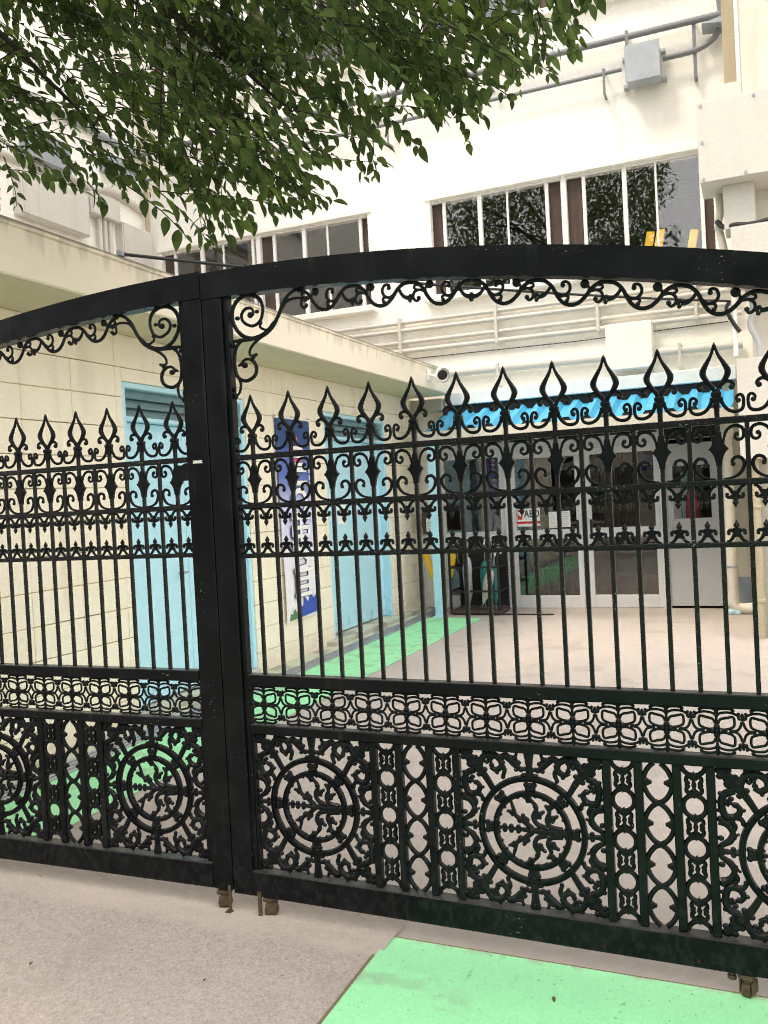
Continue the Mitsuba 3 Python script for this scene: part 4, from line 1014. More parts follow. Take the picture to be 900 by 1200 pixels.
    for x, z, r_ in ((dgx - 0.030, dgz + 0.046, 0.008), (dgx - 0.062, dgz + 0.051, 0.0075), (dgx - 0.094, dgz + 0.016, 0.0075), (dgx - 0.072, dgz - 0.020, 0.007), (dgx + 0.043, dgz - 0.026, 0.008), (W - 0.006, dgz - 0.052, 0.008), (W - 0.006, dgz - 0.078, 0.0075),
                     (dgx + 0.016, dgz - 0.102, 0.0075), (dgx - 0.020, dgz - 0.072, 0.007), (dgx + 0.014, dgz - 0.040, 0.009), (dgx - 0.038, dgz + 0.014, 0.009), (0.036, H - 0.036, 0.010), (0.044, H - 0.060, 0.008), (W - 0.034, dgz - 0.128, 0.008), (W - 0.012, 0.020, 0.010),
                     (W - 0.008, 0.040, 0.010), (0.028, R1 + 0.026, 0.009), (0.016, R1 + 0.030, 0.009), (R1 + 0.024, 0.010, 0.008), (dgx - 0.030, dgz - 0.012, 0.010), (dgx - 0.010, dgz - 0.030, 0.010), (W - 0.012, H - 0.030, 0.011), (W - 0.036, H - 0.010, 0.011)):
        fr.append(blob(x, z, r_, r_ * 0.85, 0.008))
    si = cat(si, *fr)
    q = quad4(cat(stem, lf, up, upb, up2, up3, up3b, si, sib, si2, si3, si4, sib2))
    axes = cat(vert, mir(vert, False, True), horz, mir(horz))
    rings = [circle_rod(R1, 0.0115, 0.008), circle_rod(R1 + 0.0065, 0.0040, 0.0125), circle_rod(R1 - 0.0065, 0.0040, 0.0125), circle_rod(R2, 0.0105, 0.008), circle_rod(R2 + 0.0060, 0.0035, 0.0115), circle_rod(R2 - 0.0050, 0.0035, 0.0115)]
    boss = []
    for k in range(8):
        a = k * PI / 4
        for da, rr in ((0, 0.147), (-0.085, 0.150), (0.085, 0.150), (0.0, 0.135), (-0.06, 0.137), (0.06, 0.137)):
            boss.append(blob(*polar(rr, a + da), 0.010, 0.010, 0.010))
    for k in range(24):
        a = (k + 0.5) * PI / 12
        boss.append(blob(*polar(R2 - 0.008, a), 0.0075, 0.006, 0.006))
    # palmette inside the inner ring: spine along x, arms above and below
    inn = [rod([(-0.108, 0), (-0.06, 0), (0, 0), (0.05, 0), (0.118, 0)], [0.004, 0.005, 0.009, 0.011, 0.014], 0.009, spl=3)]
    for x in (-0.092, -0.070, -0.046):
        inn += [blob(x, 0.007, 0.0085), blob(x, -0.007, 0.0085)]
    inn += [blob(-0.108, 0, 0.008), blob(0.0, 0, 0.012, 0.012, 0.014)]
    arm1 = cat(rod([(0.100, 0.010), (0.062, 0.018), (0.050, 0.040), (0.060, 0.066), (0.046, 0.088)], [0.010, 0.008, 0.0075, 0.007, 0.005], spl=4), leaflet(0.052, 0.036, 0.034, 0.5, 0.009), blob(0.070, 0.085, 0.0085), leaflet(0.056, 0.070, 0.026, 1.1, 0.007))
    arm2 = cat(rod([(0.050, 0.010), (0.018, 0.022), (0.006, 0.048), (0.018, 0.076), (0.000, 0.100)], [0.010, 0.0085, 0.008, 0.0075, 0.006], spl=4), leaflet(0.010, 0.044, 0.034, 0.6, 0.009), leaflet(0.004, 0.096, 0.030, 2.7, 0.008), blob(0.014, 0.080, 0.009))
    arm3 = cat(rod([(0.0, 0.006), (-0.024, 0.026), (-0.052, 0.044), (-0.060, 0.068), (-0.066, 0.088)], [0.010, 0.0085, 0.0075, 0.0065, 0.005], spl=4), leaflet(-0.016, 0.020, 0.030, 2.0, 0.010), leaflet(-0.050, 0.050, 0.028, 2.9, 0.008), blob(-0.040, 0.030, 0.010))
    a_ = cat(arm1, arm2, arm3)
    inn += [a_, mir(a_, False, True)]
    return dict(ring=cat(rings), boss=cat(boss), scroll=cat(q, axes), palmette=cat(inn))

# vine under the arch: u from a crest to the next crest (length Lw), t = drop below the arch rail
Lw = 0.2165
def vine_unit():
    """One wave of vine as a list of (points, radii, blobs) in (u, t)."""
    st = rod([(0.0, -0.010), (0.024, -0.014), (0.046, -0.031), (0.064, -0.058), (0.084, -0.078), (0.108, -0.085), (0.132, -0.078), (0.152, -0.058), (0.170, -0.031), (0.192, -0.014), (Lw, -0.010)], 0.0066, spl=4)
    s1 = rod([(0.056, -0.044), (0.074, -0.058), (0.094, -0.052), (0.103, -0.034), (0.095, -0.016), (0.079, -0.015), (0.076, -0.027)], [0.0050, 0.0054, 0.0054, 0.0052, 0.0050, 0.0046, 0.0046], spl=4)
    s1b = rod([(0.088, -0.056), (0.100, -0.060), (0.098, -0.070)], [0.0048, 0.0046, 0.0048], spl=3)
    bs = rod([(0.160, -0.048), (0.160, -0.028), (0.148, -0.016)], [0.0045, 0.004, 0.005], spl=3)
    tl = cat(rod([(0.042, -0.026), (0.034, -0.044), (0.020, -0.058), (0.002, -0.063)], [0.005, 0.0055, 0.0068, 0.0078], spl=4), blob(-0.001, -0.055, 0.0068, 0.0068), blob(-0.001, -0.072, 0.0068, 0.0068), blob(-0.006, -0.063, 0.006, 0.006))
    s2 = rod([(0.166, -0.040), (0.186, -0.036), (0.201, -0.044), (0.204, -0.062), (0.192, -0.073), (0.180, -0.064)], [0.0050, 0.0052, 0.0052, 0.0052, 0.0048, 0.0048], spl=4)
    s2b = rod([(0.190, -0.037), (0.203, -0.028), (0.196, -0.017)], [0.0048, 0.0045, 0.0048], spl=3)
    return cat(st, s1, s1b, bs, tl, s2, s2b, blob(0.079, -0.025, 0.0078), blob(0.096, -0.072, 0.0070), blob(0.147, -0.019, 0.0145, 0.0145, 0.009), blob(0.184, -0.064, 0.0078), blob(0.194, -0.018, 0.0068))
def arch_map(m, x0, sgn, leafsign):
    """Bend a vine unit under the arch: u -> x0 + sgn*u, drop measured from the rail's lower edge."""
    m = m.copy()
    v = np.array(m.vertices)
    x = x0 + sgn * v[:, 0]
    sl = -0.125 * (leafsign * x + SEAM + 1.86) * leafsign
    v = np.c_[x - v[:, 2] * sl * 0.8, v[:, 1], arch_top(leafsign * x) - TH + 0.002 + v[:, 2]]
    m.vertices = v
    if sgn < 0:
        m.invert()
    return m

def bracket():
    r = 0.0058
    ms = [rod([(0.298, 2.202), (0.264, 2.172), (0.214, 2.154), (0.158, 2.171), (0.123, 2.218), (0.121, 2.267), (0.146, 2.302), (0.192, 2.315), (0.236, 2.298), (0.252, 2.260), (0.239, 2.216), (0.205, 2.200), (0.169, 2.217), (0.159, 2.244), (0.177, 2.266), (0.205, 2.263), (0.210, 2.243), (0.198, 2.236)], [0.008] + [0.0076] * 8 + [0.006] * 6 + [0.005] * 3, spl=4),
          blob(0.197, 2.241, 0.0115), 
          rod([(0.115, 2.153), (0.173, 2.153), (0.231, 2.158), (0.281, 2.180), (0.316, 2.224), (0.342, 2.271), (0.376, 2.300), (0.431, 2.311)], [0.005, 0.0082, 0.0082, 0.0082, 0.007, 0.0076, 0.006, 0.006], spl=4),
          rod([(0.268, 2.168), (0.222, 2.146), (0.192, 2.121), (0.186, 2.098), (0.202, 2.085)], [0.006, 0.006, 0.0055, 0.005, 0.005], spl=4), blob(0.201, 2.088, 0.0095), blob(0.213, 2.094, 0.0065),
          rod([(0.157, 2.156), (0.131, 2.132), (0.120, 2.098), (0.119, 2.056), (0.131, 2.019), (0.164, 2.002), (0.201, 2.016), (0.212, 2.046), (0.197, 2.074), (0.169, 2.082), (0.150, 2.068), (0.160, 2.053)], [0.007] + [0.0070] * 8 + [0.0055] * 3, spl=4), blob(0.164, 2.060, 0.0105), blob(0.146, 2.066, 0.007), blob(0.137, 2.062, 0.005),
          rod([(0.119, 2.063), (0.128, 2.027), (0.140, 1.997), (0.135, 1.966), (0.118, 1.947)], [0.004, 0.005, 0.0055, 0.005, 0.004], spl=4), blob(0.116, 1.950, 0.009, 0.012), blob(0.114, 1.975, 0.006, 0.012),
          rod([(0.331, 2.246), (0.354, 2.270), (0.397, 2.276), (0.428, 2.265), (0.448, 2.270)], [0.005, 0.005, 0.005, 0.005, 0.005], spl=4), blob(0.449, 2.274, 0.009), blob(0.430, 2.262, 0.006),
          rod([(0.289, 2.186), (0.261, 2.179), (0.237, 2.192), (0.241, 2.208)], [0.005, 0.005, 0.005, 0.005], spl=4), blob(0.240, 2.208, 0.007),
          blob(0.141, 2.236, 0.010, 0.008), blob(0.226, 2.250, 0.009, 0.007), blob(0.117, 2.140, 0.008, 0.012), blob(0.140, 2.150, 0.010, 0.006)]
    m = cat(ms)
    return m

Wm, Hm = 0.2365, 0.2565
ZC = (0.176 + 0.690) / 2
med = {k: mikit.ply(m, iron, 40) for k, m in medallion(Wm, Hm).items()}
for k, m in med.items():
    pass
wq = 0.1435
sp_q = mikit.ply(quatre(wq, 0.144), iron, 40)
sp_spear = mikit.ply(spear_mesh(), iron, 40)
sp_diamond = mikit.ply(diamond(), iron)
sp_fu = mikit.ply(fleur(1, 1.360), iron, 40)
sp_fd = mikit.ply(fleur(-1, 1.529), iron, 40)
ch_ = mikit.ply(chain(0.0355, 0.176, 0.690), iron, 40)
ov_ = mikit.ply(ovals(0.0440, 0.176, 0.690), iron, 40)
br_ = bracket()
vu = vine_unit()
vu_m = vu.copy()
caster_br = cat(bx(-0.028, 0.028, -0.022, 0.022, 0.062, 0.077, 0.003), cyl([0, 0, 0.052], [0, 0, 0.064], 0.020, 14), bx(-0.020, 0.020, -0.021, -0.016, 0.018, 0.056, 0.002), bx(-0.020, 0.020, 0.016, 0.021, 0.018, 0.056, 0.002))
caster_wh = cyl([0, -0.012, 0.026], [0, 0.012, 0.026], 0.026, 20)

def gate_leaf(sgn, ang, label, s, l0, n_sp, zoff=0.0, Lend=2.30):
    """One leaf; sgn=+1 extends to the right of the seam, -1 to the left."""
    t = thing('gate_leaf', label, 'gate', 'leaves of the iron gate' if False else None)
    M0 = T().translate([SEAM, 2.7765, zoff]).rotate([0, 0, 1], math.degrees(ang))
    def P(name, shape, x=0, z=0, parent=t, flip=False):
        M = M0 @ T().translate([sgn * x, 0, z])
        if flip:
            M = M @ T().scale([-1, 1, 1])
        return put(name, shape, parent, M)
    def Q(name, mesh, bs=iron, smooth=False, parent=t):
        if sgn < 0:
            mesh = mir(mesh)
        return put(name, mikit.ply(mesh, bs, smooth), parent, M0)
    yf, yb = -0.027, 0.027
    xe = Lend
    # frame
    Q('meeting_stile', cat(bx(0.0025, 0.088, yf, yb, 0.078, arch_top(sgn * 0.045) - TH - 0.001, 0.003)))
    Q('stop_strip', bx(0.0885, 0.108, yf + 0.012, yb - 0.008, 0.18, 2.318, 0.002))
    Q('end_stile', bx(xe - 0.09, xe, yf, yb, 0.078, arch_top(sgn * (xe - 0.045)) - TH - 0.005, 0.003))
    xs = np.linspace(0.0025, xe, 60)
    top = [(x, arch_top(sgn * x)) for x in xs]
    bot = [(x, arch_top(sgn * x) - TH) for x in xs[::-1]]
    pl = Polygon(top + bot)
    Q('arch_rail', cat(slab(pl, yf - 0.0015, yb + 0.0015)))
    Q('bottom_rail', bx(0.0885, xe - 0.0905, yf - 0.001, yb, 0.079, 0.173, 0.003))
    Q('mid_rail', bx(0.1085, xe - 0.0905, -0.022, 0.022, 0.870, 0.912, 0.003))
    Q('lower_rail', bx(0.1085, xe - 0.0905, -0.020, 0.020, 0.690, 0.724, 0.003))
    Q('upper_rail', bx(0.1085, xe - 0.0905, -0.013, 0.013, 1.710, 1.730, 0.003), barm)
    Q('second_rail', bx(0.1085, xe - 0.0905, -0.010, 0.010, 1.528, 1.547, 0.003), barm)
    Q('third_rail', bx(0.1085, xe - 0.0905, -0.010, 0.010, 1.346, 1.362, 0.003), barm)
    # weld at the mitre of stile and arch
    h = s / 2
    xlast = xe - 0.10
    sets = {}
    bar_long = mikit.ply(bx(-0.0068, 0.0068, -0.0066, 0.0066, 0.912, 1.760, 0.0022), barm)
    bar_short = mikit.ply(bx(-0.0068, 0.0068, -0.0066, 0.0066, 0.912, 1.712, 0.0022), barm)
    scr = mikit.ply(mid_set(h), iron, 40)
    i = 0
    while True:
        x = l0 + s * i
        if x > xlast:
            break
        P('bar', bar_long, x)
        P('spearhead', sp_spear, x)
        P('star_boss', sp_diamond, x)
        if x + h < xlast:
            P('bar', bar_short, x + h)
            P('scroll', scr, x, flip=(sgn < 0))
            if x + s < xlast:
                P('scroll', scr, x + s, flip=(sgn > 0))
        for xx in (x + h / 2, x - h / 2):
            if 0.11 < xx < xlast:
                P('fleuron', sp_fu, xx)
                P('pendant_fleuron', sp_fd, xx)
        i += 1
    # half scrolls at the stile
    P('scroll', scr, l0, flip=(sgn > 0))
    # spaces between mid bar and next spear carry fleurons too
    i = 0
    while l0 + s * i + 1.5 * h < xlast and False:
        i += 1
    # quatrefoil frieze
    i = 0
    x = 0.165
    while x + wq / 2 < xe - 0.085:
        P('quatrefoil', sp_q, x, 0.797)
        x += wq
    # lower panels: medallion, upright, chain, upright, ovals, upright, chain, upright
    x = 0.118
    upr = mikit.ply(bx(-0.013, 0.013, -0.013, 0.013, 0.174, 0.690, 0.003), iron)
    P('upright', mikit.ply(bx(-0.005, 0.005, -0.012, 0.012, 0.174, 0.690, 0.002), iron), 0.114)
    step = 0.8065
    for j in range(3):
        xm = 0.120 + Wm + step * j
        k = t + '__medallion' + (f'_{j:03d}' if j else '')
        scene[k] = {**med['ring'], 'to_world': M0 @ T().translate([sgn * xm, 0, ZC])}
        used.add(k)
        for nm in ('boss', 'scroll', 'palmette'):
            P({'boss': 'boss_ring', 'scroll': 'scrollwork', 'palmette': 'palmette'}[nm], med[nm], xm, ZC, k)
        x = xm + Wm + 0.012
        if x > xe - 0.12:
            continue
        if j == 2:
            break
        for w, shp, nm in ((0.0355, ch_, 'chain_panel'), (0.0440, ov_, 'oval_panel'), (0.0355, ch_, 'chain_panel')):
            P('upright', upr, x)
            P(nm, shp, x + 0.013 + w)
            x += 0.026 + 2 * w
        P('upright', upr, x)
    # arch ornament
    Q('corner_scroll', br_ if sgn > 0 else br_, iron, 40)
    xc = 1.056
    k = 0
    x = xc
    while x + Lw < xe - 0.1:
        Q('vine_scroll', arch_map(vu, x, 1, sgn), iron, 40)
        x += Lw
    x = xc - 0.004
    while x - Lw > 0.37:
        Q('vine_scroll', arch_map(vu, x, -1, sgn), iron, 40)
        x -= Lw
    return t, P, M0
gr, PR, MR = gate_leaf(+1, -0.0124, 'right leaf of the black wrought iron gate with round scroll medallions', 0.1606, 0.1775, 14)
gl, PL, ML = gate_leaf(-1, 0.0264, 'left leaf of the black wrought iron gate with round scroll medallions', 0.1556, 0.1700, 14, 0.008)

def caster(P, x, parent, rot=0.4, z=0.0, small=False):
    k = P('caster', mikit.ply(mir(caster_br) if False else caster_br, 'mat_rust', 40), x, z, parent)
    M = scene[k]['to_world'] @ T().rotate([0, 0, 1], math.degrees(rot))
    scene[k]['to_world'] = M
    put('wheel', {**mikit.ply(caster_wh, 'mat_rust', 40)}, k, M)
    return k
caster(PR, 0.150, gr, 0.35)
caster(PR, 1.80, gr, 1.2)
caster(PL, 0.055, gl, 0.3, -0.008)
caster(PL, 2.1, gl, 0.3, -0.008)
put('ground_bolt', mikit.ply(cat(cyl([0, 0, 0.0], [0, 0, 0.10], 0.006, 10), bx(-0.014, 0.012, -0.02, 0.004, 0.0, 0.008, 0.002)), 'mat_rust', 40), gl, ML @ T().translate([-0.012, -0.035, 0]))
put('ground_bolt', mikit.ply(cat(cyl([0, 0, 0.0], [0, 0, 0.10], 0.008, 10), bx(-0.022, 0.012, -0.02, 0.004, 0.0, 0.008, 0.002)), 'mat_rust', 40), gr, MR @ T().translate([0.118, -0.030, 0]))
put('adjusting_bolt', mikit.ply(cat(cyl([0, 0, 0.055], [0, 0, 0.08], 0.007, 10), cyl([0, 0, 0.05], [0, 0, 0.062], 0.013, 6)), 'mat_rust', 40), gr, MR @ T().translate([1.755, 0, 0]))
put('lock_plate', mikit.ply(bx(-0.075, -0.0, -0.033, -0.0275, 1.66, 1.72, 0.002), iron), gl, ML @ T().translate([-0.09, 0.02, -0.02]))

# gate pillars just outside the picture
for i, (x, y) in enumerate(((SEAM - 2.55, 2.72), (SEAM + 2.55, 2.76))):
    t = thing('gate_pillar', ('left', 'right')[i] + ' cream gate pillar carrying the end of the iron gate', 'pillar')
    part('shaft', bx(x - 0.2, x + 0.2, y - 0.2, y + 0.2, 0, 2.3, 0.012), 'mat_wall', t)
    part('cap', bx(x - 0.24, x + 0.24, y - 0.24, y + 0.24, 2.302, 2.4, 0.015), 'mat_slab', t)

# ---------------------------------------------------------------- trees
def leaf_mesh(L=1.0, w=0.44, fold=0.25, curl=0.22, n=6):
    """A pointed oval leaf from the origin along +x, folded at the midrib."""
    t = np.linspace(0, 1, n + 1)
    prof = np.sin(PI * t ** 0.86) ** 0.85 * (1 - 0.18 * t) * w * 0.60
    prof[0], prof[-1] = 0.012, 0.0
    z = -curl * t ** 2
    C = np.c_[t, 0 * t, z]
    A = np.c_[t, prof, z + fold * prof]
    B = np.c_[t, -prof, z + fold * prof]
    V = np.vstack([C, A, B]) * L
    f = []
    m = n + 1
    for i in range(n):
        f += [(i, i + 1, m + i + 1), (i, m + i + 1, m + i), (i, 2 * m + i + 1, i + 1), (i, 2 * m + i, 2 * m + i + 1)]
    return V, np.array(f)
LV, LF = leaf_mesh()
LV2, LF2 = leaf_mesh(n=2)

def frame(d, up):
    d = d / (np.linalg.norm(d) + 1e-9)
    s = np.cross(up, d)
    s /= np.linalg.norm(s) + 1e-9
    return np.stack([d, s, np.cross(d, s)], 1)

def grow_twig(base, direction, length, r, leaves, leaf_len, droop=0.5, n=8, spacing=0.038, wood=None, r0=0.004):
    """A drooping twig with alternate leaves; appends (matrix) to leaves and a tube to wood."""
    p = np.array(base, float)
    d = np.array(direction, float)
    d /= np.linalg.norm(d)
    P = [p.copy()]
    step = length / n
    side = np.cross(d, [0, 0, 1.0])
    side /= np.linalg.norm(side) + 1e-9
    for k in range(n):
        d = d + np.array([0, 0, -droop * step]) * 1.2 + r.normal(0, 0.05, 3)
        d /= np.linalg.norm(d)
        p = p + d * step
        P.append(p.copy())
    P = np.array(P)
    if wood is not None:
        wood.append(tube3(P, np.linspace(r0, 0.0012, len(P)), 5))
    seg = np.linalg.norm(np.diff(P, axis=0), axis=1)
    cum = np.r_[0, np.cumsum(seg)]
    q = 0.12 * length
    s = 1
    while q < cum[-1]:
        i = min(np.searchsorted(cum, q) - 1, len(P) - 2)
        i = max(i, 0)
        t = (q - cum[i]) / seg[i]
        pos = P[i] * (1 - t) + P[i + 1] * t
        dd = (P[i + 1] - P[i]) / seg[i]
        sd = np.cross(dd, [0, 0, 1.0])
        sd /= np.linalg.norm(sd) + 1e-9
        ld = dd * r.uniform(0.3, 0.8) + sd * s * r.uniform(0.6, 1.1) + np.array([0, 0, r.uniform(-0.75, -0.05)])
        up = np.array([0, 0, 1.0]) + r.normal(0, 0.45, 3)
        R = frame(ld, up)
        L = leaf_len * r.uniform(0.50, 1.25) * (0.85 + 0.15 * math.sin(PI * q / cum[-1]))
        leaves.append((pos + ld / np.linalg.norm(ld) * 0.006, R, L))
        s = -s
        q += spacing * r.uniform(0.7, 1.3)
    # terminal leaf
    leaves.append((P[-1], frame(P[-1] - P[-2] + r.normal(0, 0.02, 3), np.array([0, 0, 1.0]) + r.normal(0, .3, 3)), leaf_len * r.uniform(0.8, 1.1)))
    return P

def leaves_mesh(items, V=LV, Fc=LF):
    n = len(items)
    pos = np.array([a for a, _, _ in items])
    R = np.array([b for _, b, _ in items])
    L = np.array([c for _, _, c in items])
    out = np.einsum('nij,vj->nvi', R, V) * L[:, None, None] + pos[:, None]
    f = (Fc[None] + (np.arange(n) * len(V))[:, None, None]).reshape(-1, 3)
    return trimesh.Trimesh(out.reshape(-1, 3), f, process=False)

# --- the tree whose boughs hang over the gate
tr = thing('tree', 'leafy broadleaf tree whose boughs hang over the iron gate', 'tree')
r1 = np.random.default_rng(21)
trunk = catmull([(-4.9, 0.6, -0.1), (-4.85, 0.65, 1.2), (-4.6, 0.85, 2.6), (-4.3, 1.1, 3.9), (-4.2, 1.2, 5.5), (-4.1, 1.0, 7.5)], 6)
part('trunk', tube3(trunk, np.linspace(0.21, 0.06, len(trunk)), 14), 'mat_bark', tr, 50)
boughs = [
    [(-4.35, 1.05, 3.7), (-3.7, 1.9, 4.35), (-2.95, 2.9, 4.25), (-2.35, 3.5, 3.80), (-2.0, 3.80, 3.45)],
    [(-4.3, 1.1, 3.9), (-3.5, 2.2, 4.7), (-2.5, 3.2, 4.55), (-1.75, 3.7, 4.05), (-1.35, 4.0, 3.60)],
    [(-4.25, 1.15, 4.4), (-3.3, 2.0, 5.1), (-2.1, 2.9, 4.95), (-1.2, 3.45, 4.45), (-0.65, 3.75, 4.0)],
    [(-4.3, 1.1, 3.8), (-3.95, 2.2, 4.25), (-3.5, 3.1, 4.1), (-3.30, 3.6, 3.80), (-3.22, 3.85, 3.62)],
    [(-4.22, 1.18, 5.0), (-3.0, 1.9, 5.5), (-1.6, 2.7, 5.3), (-0.5, 3.2, 4.8), (0.0, 3.5, 4.45)],
    [(-4.2, 1.2, 4.6), (-4.0, 2.6, 5.0), (-3.4, 3.9, 4.8), (-2.9, 4.6, 4.3), (-2.6, 4.9, 3.9)],
]
wood, lv = [], []
for b in boughs:
    B = catmull(b, 8)
    part('bough', tube3(B, np.linspace(0.026, 0.006, len(B)), 8), 'mat_bark', tr, 50)
ENV = np.array([(-4.2, 3.30), (-3.85, 3.20), (-3.60, 3.19), (-3.44, 3.27), (-3.34, 3.37), (-3.15, 3.27), (-3.07, 3.12), (-2.93, 3.11), (-2.80, 3.10), (-2.64, 3.12), (-2.52, 3.05), (-2.41, 2.89), (-2.34, 2.755), (-2.19, 2.84),
                (-2.07, 2.85), (-1.91, 2.88), (-1.75, 2.965), (-1.58, 2.98), (-1.49, 2.945), (-1.365, 3.07), (-1.24, 3.175), (-1.12, 3.165), (-1.075, 2.975), (-1.01, 3.09), (-0.93, 3.27), (-0.785, 3.22), (-0.69, 3.34), (-0.59, 3.26), (-0.53, 3.44), (-0.40, 3.70), (0.0, 4.2)])
def zlow(x, y):
    return np.interp(x, ENV[:, 0], ENV[:, 1]) + 0.43 * (y - 3.6)
BS = np.vstack([catmull(b, 12) for b in boughs])
def twig_at(base, direction, length, nleaf_len=0.082, droop=0.6, link=True):
    loc = []
    P = grow_twig(base, direction, length, r1, loc, nleaf_len, droop, wood=None, spacing=0.034)
    ok = [q for q in loc if (q[0] + q[1][:, 0] * q[2])[2] > zlow(q[0][0], q[0][1]) - 0.015]
    if len(ok) < 3:
        return
    lv.extend(ok)
    keep = max(3, int(len(P) * len(ok) / len(loc)) + 1)
    wood.append(tube3(P[:keep], np.linspace(0.0034, 0.0012, len(P))[:keep], 5))
    if link and r1.random() < 0.15:
        d = np.linalg.norm((BS - base) * [1, 1, 1.0], axis=1) + np.where(BS[:, 0] > base[0] + 0.1, 0.5, 0) + np.where(BS[:, 2] < base[2] - 0.1, 0.4, 0)
        a = BS[d.argmin()]
        mid = (a + base) / 2 + np.array([0, 0, 0.10 * np.linalg.norm(a - base)])
        wood.append(tube3(catmull([a, mid, base], 5), np.linspace(0.0045, 0.0030, 11), 5))
n_ok = 0
while n_ok < 620:
    x = r1.uniform(-4.1, -0.45)
    y = np.clip(r1.normal(3.6, 0.33), 2.9, 4.4)
    hmax = np.interp(x, [-4.1, -1.5, -0.9, -0.45], [1.7, 1.35, 0.8, 0.5])
    zb = zlow(x, y) + 0.10 + hmax * r1.random() ** 0.85
    dens = np.interp(x, [-4.1, -3.3, -1.6, -1.0, -0.5], [0.7, 1.0, 1.0, 0.8, 0.55])
    if r1.random() > dens or meshkit.fbm(np.array([[x * 2.3, y * 1.2, zb * 2.3]]), 2, 3)[0] < 0.455:
        continue
    twig_at(np.array([x - 0.16, y - 0.10, zb + 0.10]), [0.75 + r1.normal(0, .3), 0.5 + r1.normal(0, .35), -0.30 + r1.normal(0, .25)], r1.uniform(0.35, 0.62))
    n_ok += 1
# drooping sprays that reach lowest
for x, top, y in ((-0.72, 3.62, 3.6), (-0.62, 3.65, 3.55), (-0.56, 3.6, 3.62), (-0.76, 3.7, 3.64), (-0.85, 3.65, 3.6), (-0.9, 3.6, 3.55), (-0.66, 3.75, 3.5), (-1.12, 3.3, 3.6), (-1.08, 3.22, 3.6), (-2.36, 3.1, 3.6), (-2.33, 3.02, 3.6), (-2.40, 3.30, 3.55), (-2.36, 3.18, 3.6), (-2.30, 3.28, 3.66), (-2.20, 3.2, 3.6), (-1.08, 3.55, 3.6), (-1.10, 3.40, 3.58), (-1.06, 3.30, 3.62), (-1.50, 3.35, 3.6), (-1.54, 3.3, 3.55), (-3.6, 3.5, 3.6), (-3.7, 3.45, 3.55), (-3.05, 3.45, 3.6), (-2.9, 3.4, 3.6), (-0.60, 3.55, 3.6), (-0.66, 3.5, 3.55), (-0.80, 3.5, 3.6), (-1.9, 3.2, 3.6), (-2.05, 3.2, 3.6), (-2.75, 3.4, 3.55)):
    twig_at(np.array([x - 0.07, y, top]), [0.25, 0.1, -0.9], top - zlow(x, y) + 0.05, 0.068, 0.5)
# crown above the picture
r2 = np.random.default_rng(5)
big = []
for k in range(30000):
    while True:
        q = r2.uniform(-1, 1, 3)
        if 0.15 < np.linalg.norm(q) < 1:
            break
    P = np.array([-4.45, 0.5, 8.0]) + q * [3.4, 3.2, 3.3]
    if meshkit.fbm((P * 0.75)[None], 2, 9)[0] < 0.46:
        continue
    if P[1] > 2.0 and P[2] < 6.0:
        continue
    big.append((P, frame(r2.normal(0, 1, 3) + [0, 0, -0.4], r2.normal(0, .5, 3) + [0, 0, 1.0]), r2.uniform(0.10, 0.15)))
for k in range(26):
    a = r2.uniform(0, 2 * PI)
    s0 = trunk[r2.integers(len(trunk) // 2, len(trunk))]
    e = s0 + np.array([math.cos(a) * 2.3, math.sin(a) * 2.1, r2.uniform(0.6, 2.6)])
    wood.append(tube3(catmull([s0, (s0 + e) / 2 + [0, 0, 0.3], e], 5), np.linspace(0.05, 0.01, 11), 6))
part('branch', cat(wood), 'mat_bark', tr, True)
eye = EYE
dist = [np.linalg.norm(a - eye) for a, _, _ in lv]
def infront(a):
    d = a - eye
    c = d @ F
    u = (d @ np.cross(F, UP)) / c
    w = (d @ UP) / c
    return c > 0 and abs(u) < 0.45 and abs(w) < 0.60
order = sorted([i for i in range(len(lv)) if infront(lv[i][0])], key=lambda i: -lv[i][2] / dist[i])
near = set(order[:300])
lp = mikit.ply((LV, LF), 'mat_leaf', True)
for i in sorted(near):
    a, R, L = lv[i]
    Mx = np.eye(4)
    Mx[:3, :3] = R * L
    Mx[:3, 3] = a
    put('leaf', lp, tr, T(Mx.tolist()))
rest = [lv[i] for i in range(len(lv)) if i not in near]
kc = part('crown', cat(leaves_mesh(rest), leaves_mesh(big, LV2, LF2)), 'mat_leaf', tr, True)
tag(kc, kind='stuff')
print('leaves', len(lv), 'in view', len(order), 'big', len(big))

# a house across the street, behind the camera (darkens what the entrance glass mirrors)
ho = thing('house', 'grey brown two storey house across the street behind the camera', 'house')
part('wall', bx(-16, 12, -16, -12.0, 0, 6.2, 0.02), 'mat_greywall', ho)
part('roof', bx(-16.5, 12.5, -16.5, -11.4, 6.22, 6.5, 0.03), 'mat_bluegrey', ho)
for x in np.arange(-14.5, 11, 3.2):
    for z in (0.9, 3.7):
        w = part('window', bx(x, x + 1.7, -12.02, -11.97, z, z + 1.3, 0.01), 'mat_dark', ho)
        part('frame', cat(frame_rect(x - 0.05, x + 1.75, z - 0.05, z + 1.35, 0.05, -11.965, -11.93)), 'mat_alu', w)
for i, x in enumerate((-12, -6.5, 3.0)):
    hd = thing('hedge', ('left', 'middle', 'right')[i] + ' clipped hedge across the street behind the camera', 'hedge')
    rh = np.random.default_rng(60 + i)
    it = [(np.array([x, -10.2, 0.0]) + rh.uniform(0, 1, 3) * [5.0, 1.0, 1.7], frame(rh.normal(0, 1, 3), rh.normal(0, .5, 3) + [0, 0, 1.0]), rh.uniform(0.14, 0.24)) for _ in range(1500)]
    tag(part('foliage', leaves_mesh(it, LV2, LF2), 'mat_leaf', hd, True), kind='stuff')

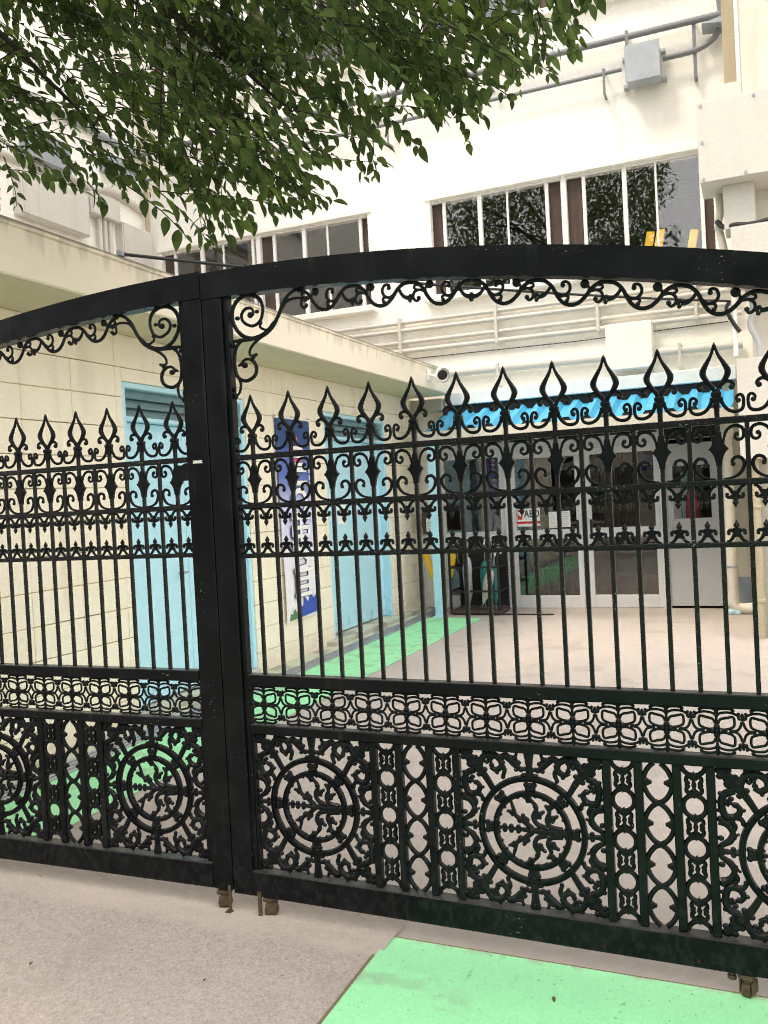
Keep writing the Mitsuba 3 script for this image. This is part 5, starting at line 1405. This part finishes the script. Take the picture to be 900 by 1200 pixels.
rl = np.random.default_rng(77)
scene['mat_deadleaf'] = principled((0.10, 0.07, 0.04), 0.8, 0.2)
dl = mikit.ply((LV, LF), 'mat_deadleaf', True)
for x, y, lb in ((-2.35, 2.22, 'small dead leaf lying leftmost on the bare pavement in front of the gate'), (-1.70, 2.30, 'small dead leaf on the bare pavement just left of the green patch'), (-0.62, 2.56, 'tiny dead leaf lying on the front green patch below the gate'), (-1.2, 5.1, 'dead leaf lying on the courtyard floor behind the gate')):
    a = rl.uniform(0, 360)
    k = put('fallen_leaf', dl, None, T().translate([x, y, 0.013]).rotate([0, 0, 1], a).rotate([1, 0, 0], float(rl.uniform(-20, 20))).scale(float(rl.uniform(0.018, 0.034))))
    tag(k, lb, 'leaf')

# trees across the street, behind the camera (seen mirrored in the windows)
def far_tree(x, y, h, rad, seed, label):
    r = np.random.default_rng(seed)
    t = thing('tree', label, 'tree')
    tk = catmull([(x, y, -0.1), (x + 0.1, y, h * 0.3), (x - 0.1, y + 0.1, h * 0.55), (x, y, h * 0.8)], 5)
    part('trunk', tube3(tk, np.linspace(0.22, 0.05, len(tk)), 10), 'mat_bark', t, 50)
    items, wd = [], []
    for k in range(4200):
        while True:
            q = r.uniform(-1, 1, 3)
            if np.linalg.norm(q) < 1:
                break
        P = np.array([x, y, h * 0.66]) + q * [rad, rad, h * 0.34]
        if meshkit.fbm((P * 0.7)[None], 2, seed)[0] < 0.45:
            continue
        items.append((P, frame(r.normal(0, 1, 3), r.normal(0, .5, 3) + [0, 0, 1.0]), r.uniform(0.2, 0.32)))
    for k in range(14):
        a = r.uniform(0, 2 * PI)
        s0 = tk[r.integers(len(tk) // 3, len(tk))]
        e = s0 + np.array([math.cos(a) * rad * .8, math.sin(a) * rad * .8, r.uniform(0.4, 2.2)])
        wd.append(tube3(catmull([s0, (s0 + e) / 2 + [0, 0, 0.3], e], 4), np.linspace(0.06, 0.012, 9), 6))
    part('branch', cat(wd), 'mat_bark', t, True)
    tag(part('crown', leaves_mesh(items, LV2, LF2), 'mat_leaf', t, True), kind='stuff')
far_tree(-9.5, -8.5, 10.5, 3.4, 31, 'tree across the street behind the camera on the left')
far_tree(-1.5, -10.0, 9.5, 3.2, 32, 'tree across the street straight behind the camera')
far_tree(6.0, -9.0, 9.0, 3.0, 33, 'tree across the street behind the camera on the right')
for k in list(scene):
    pass
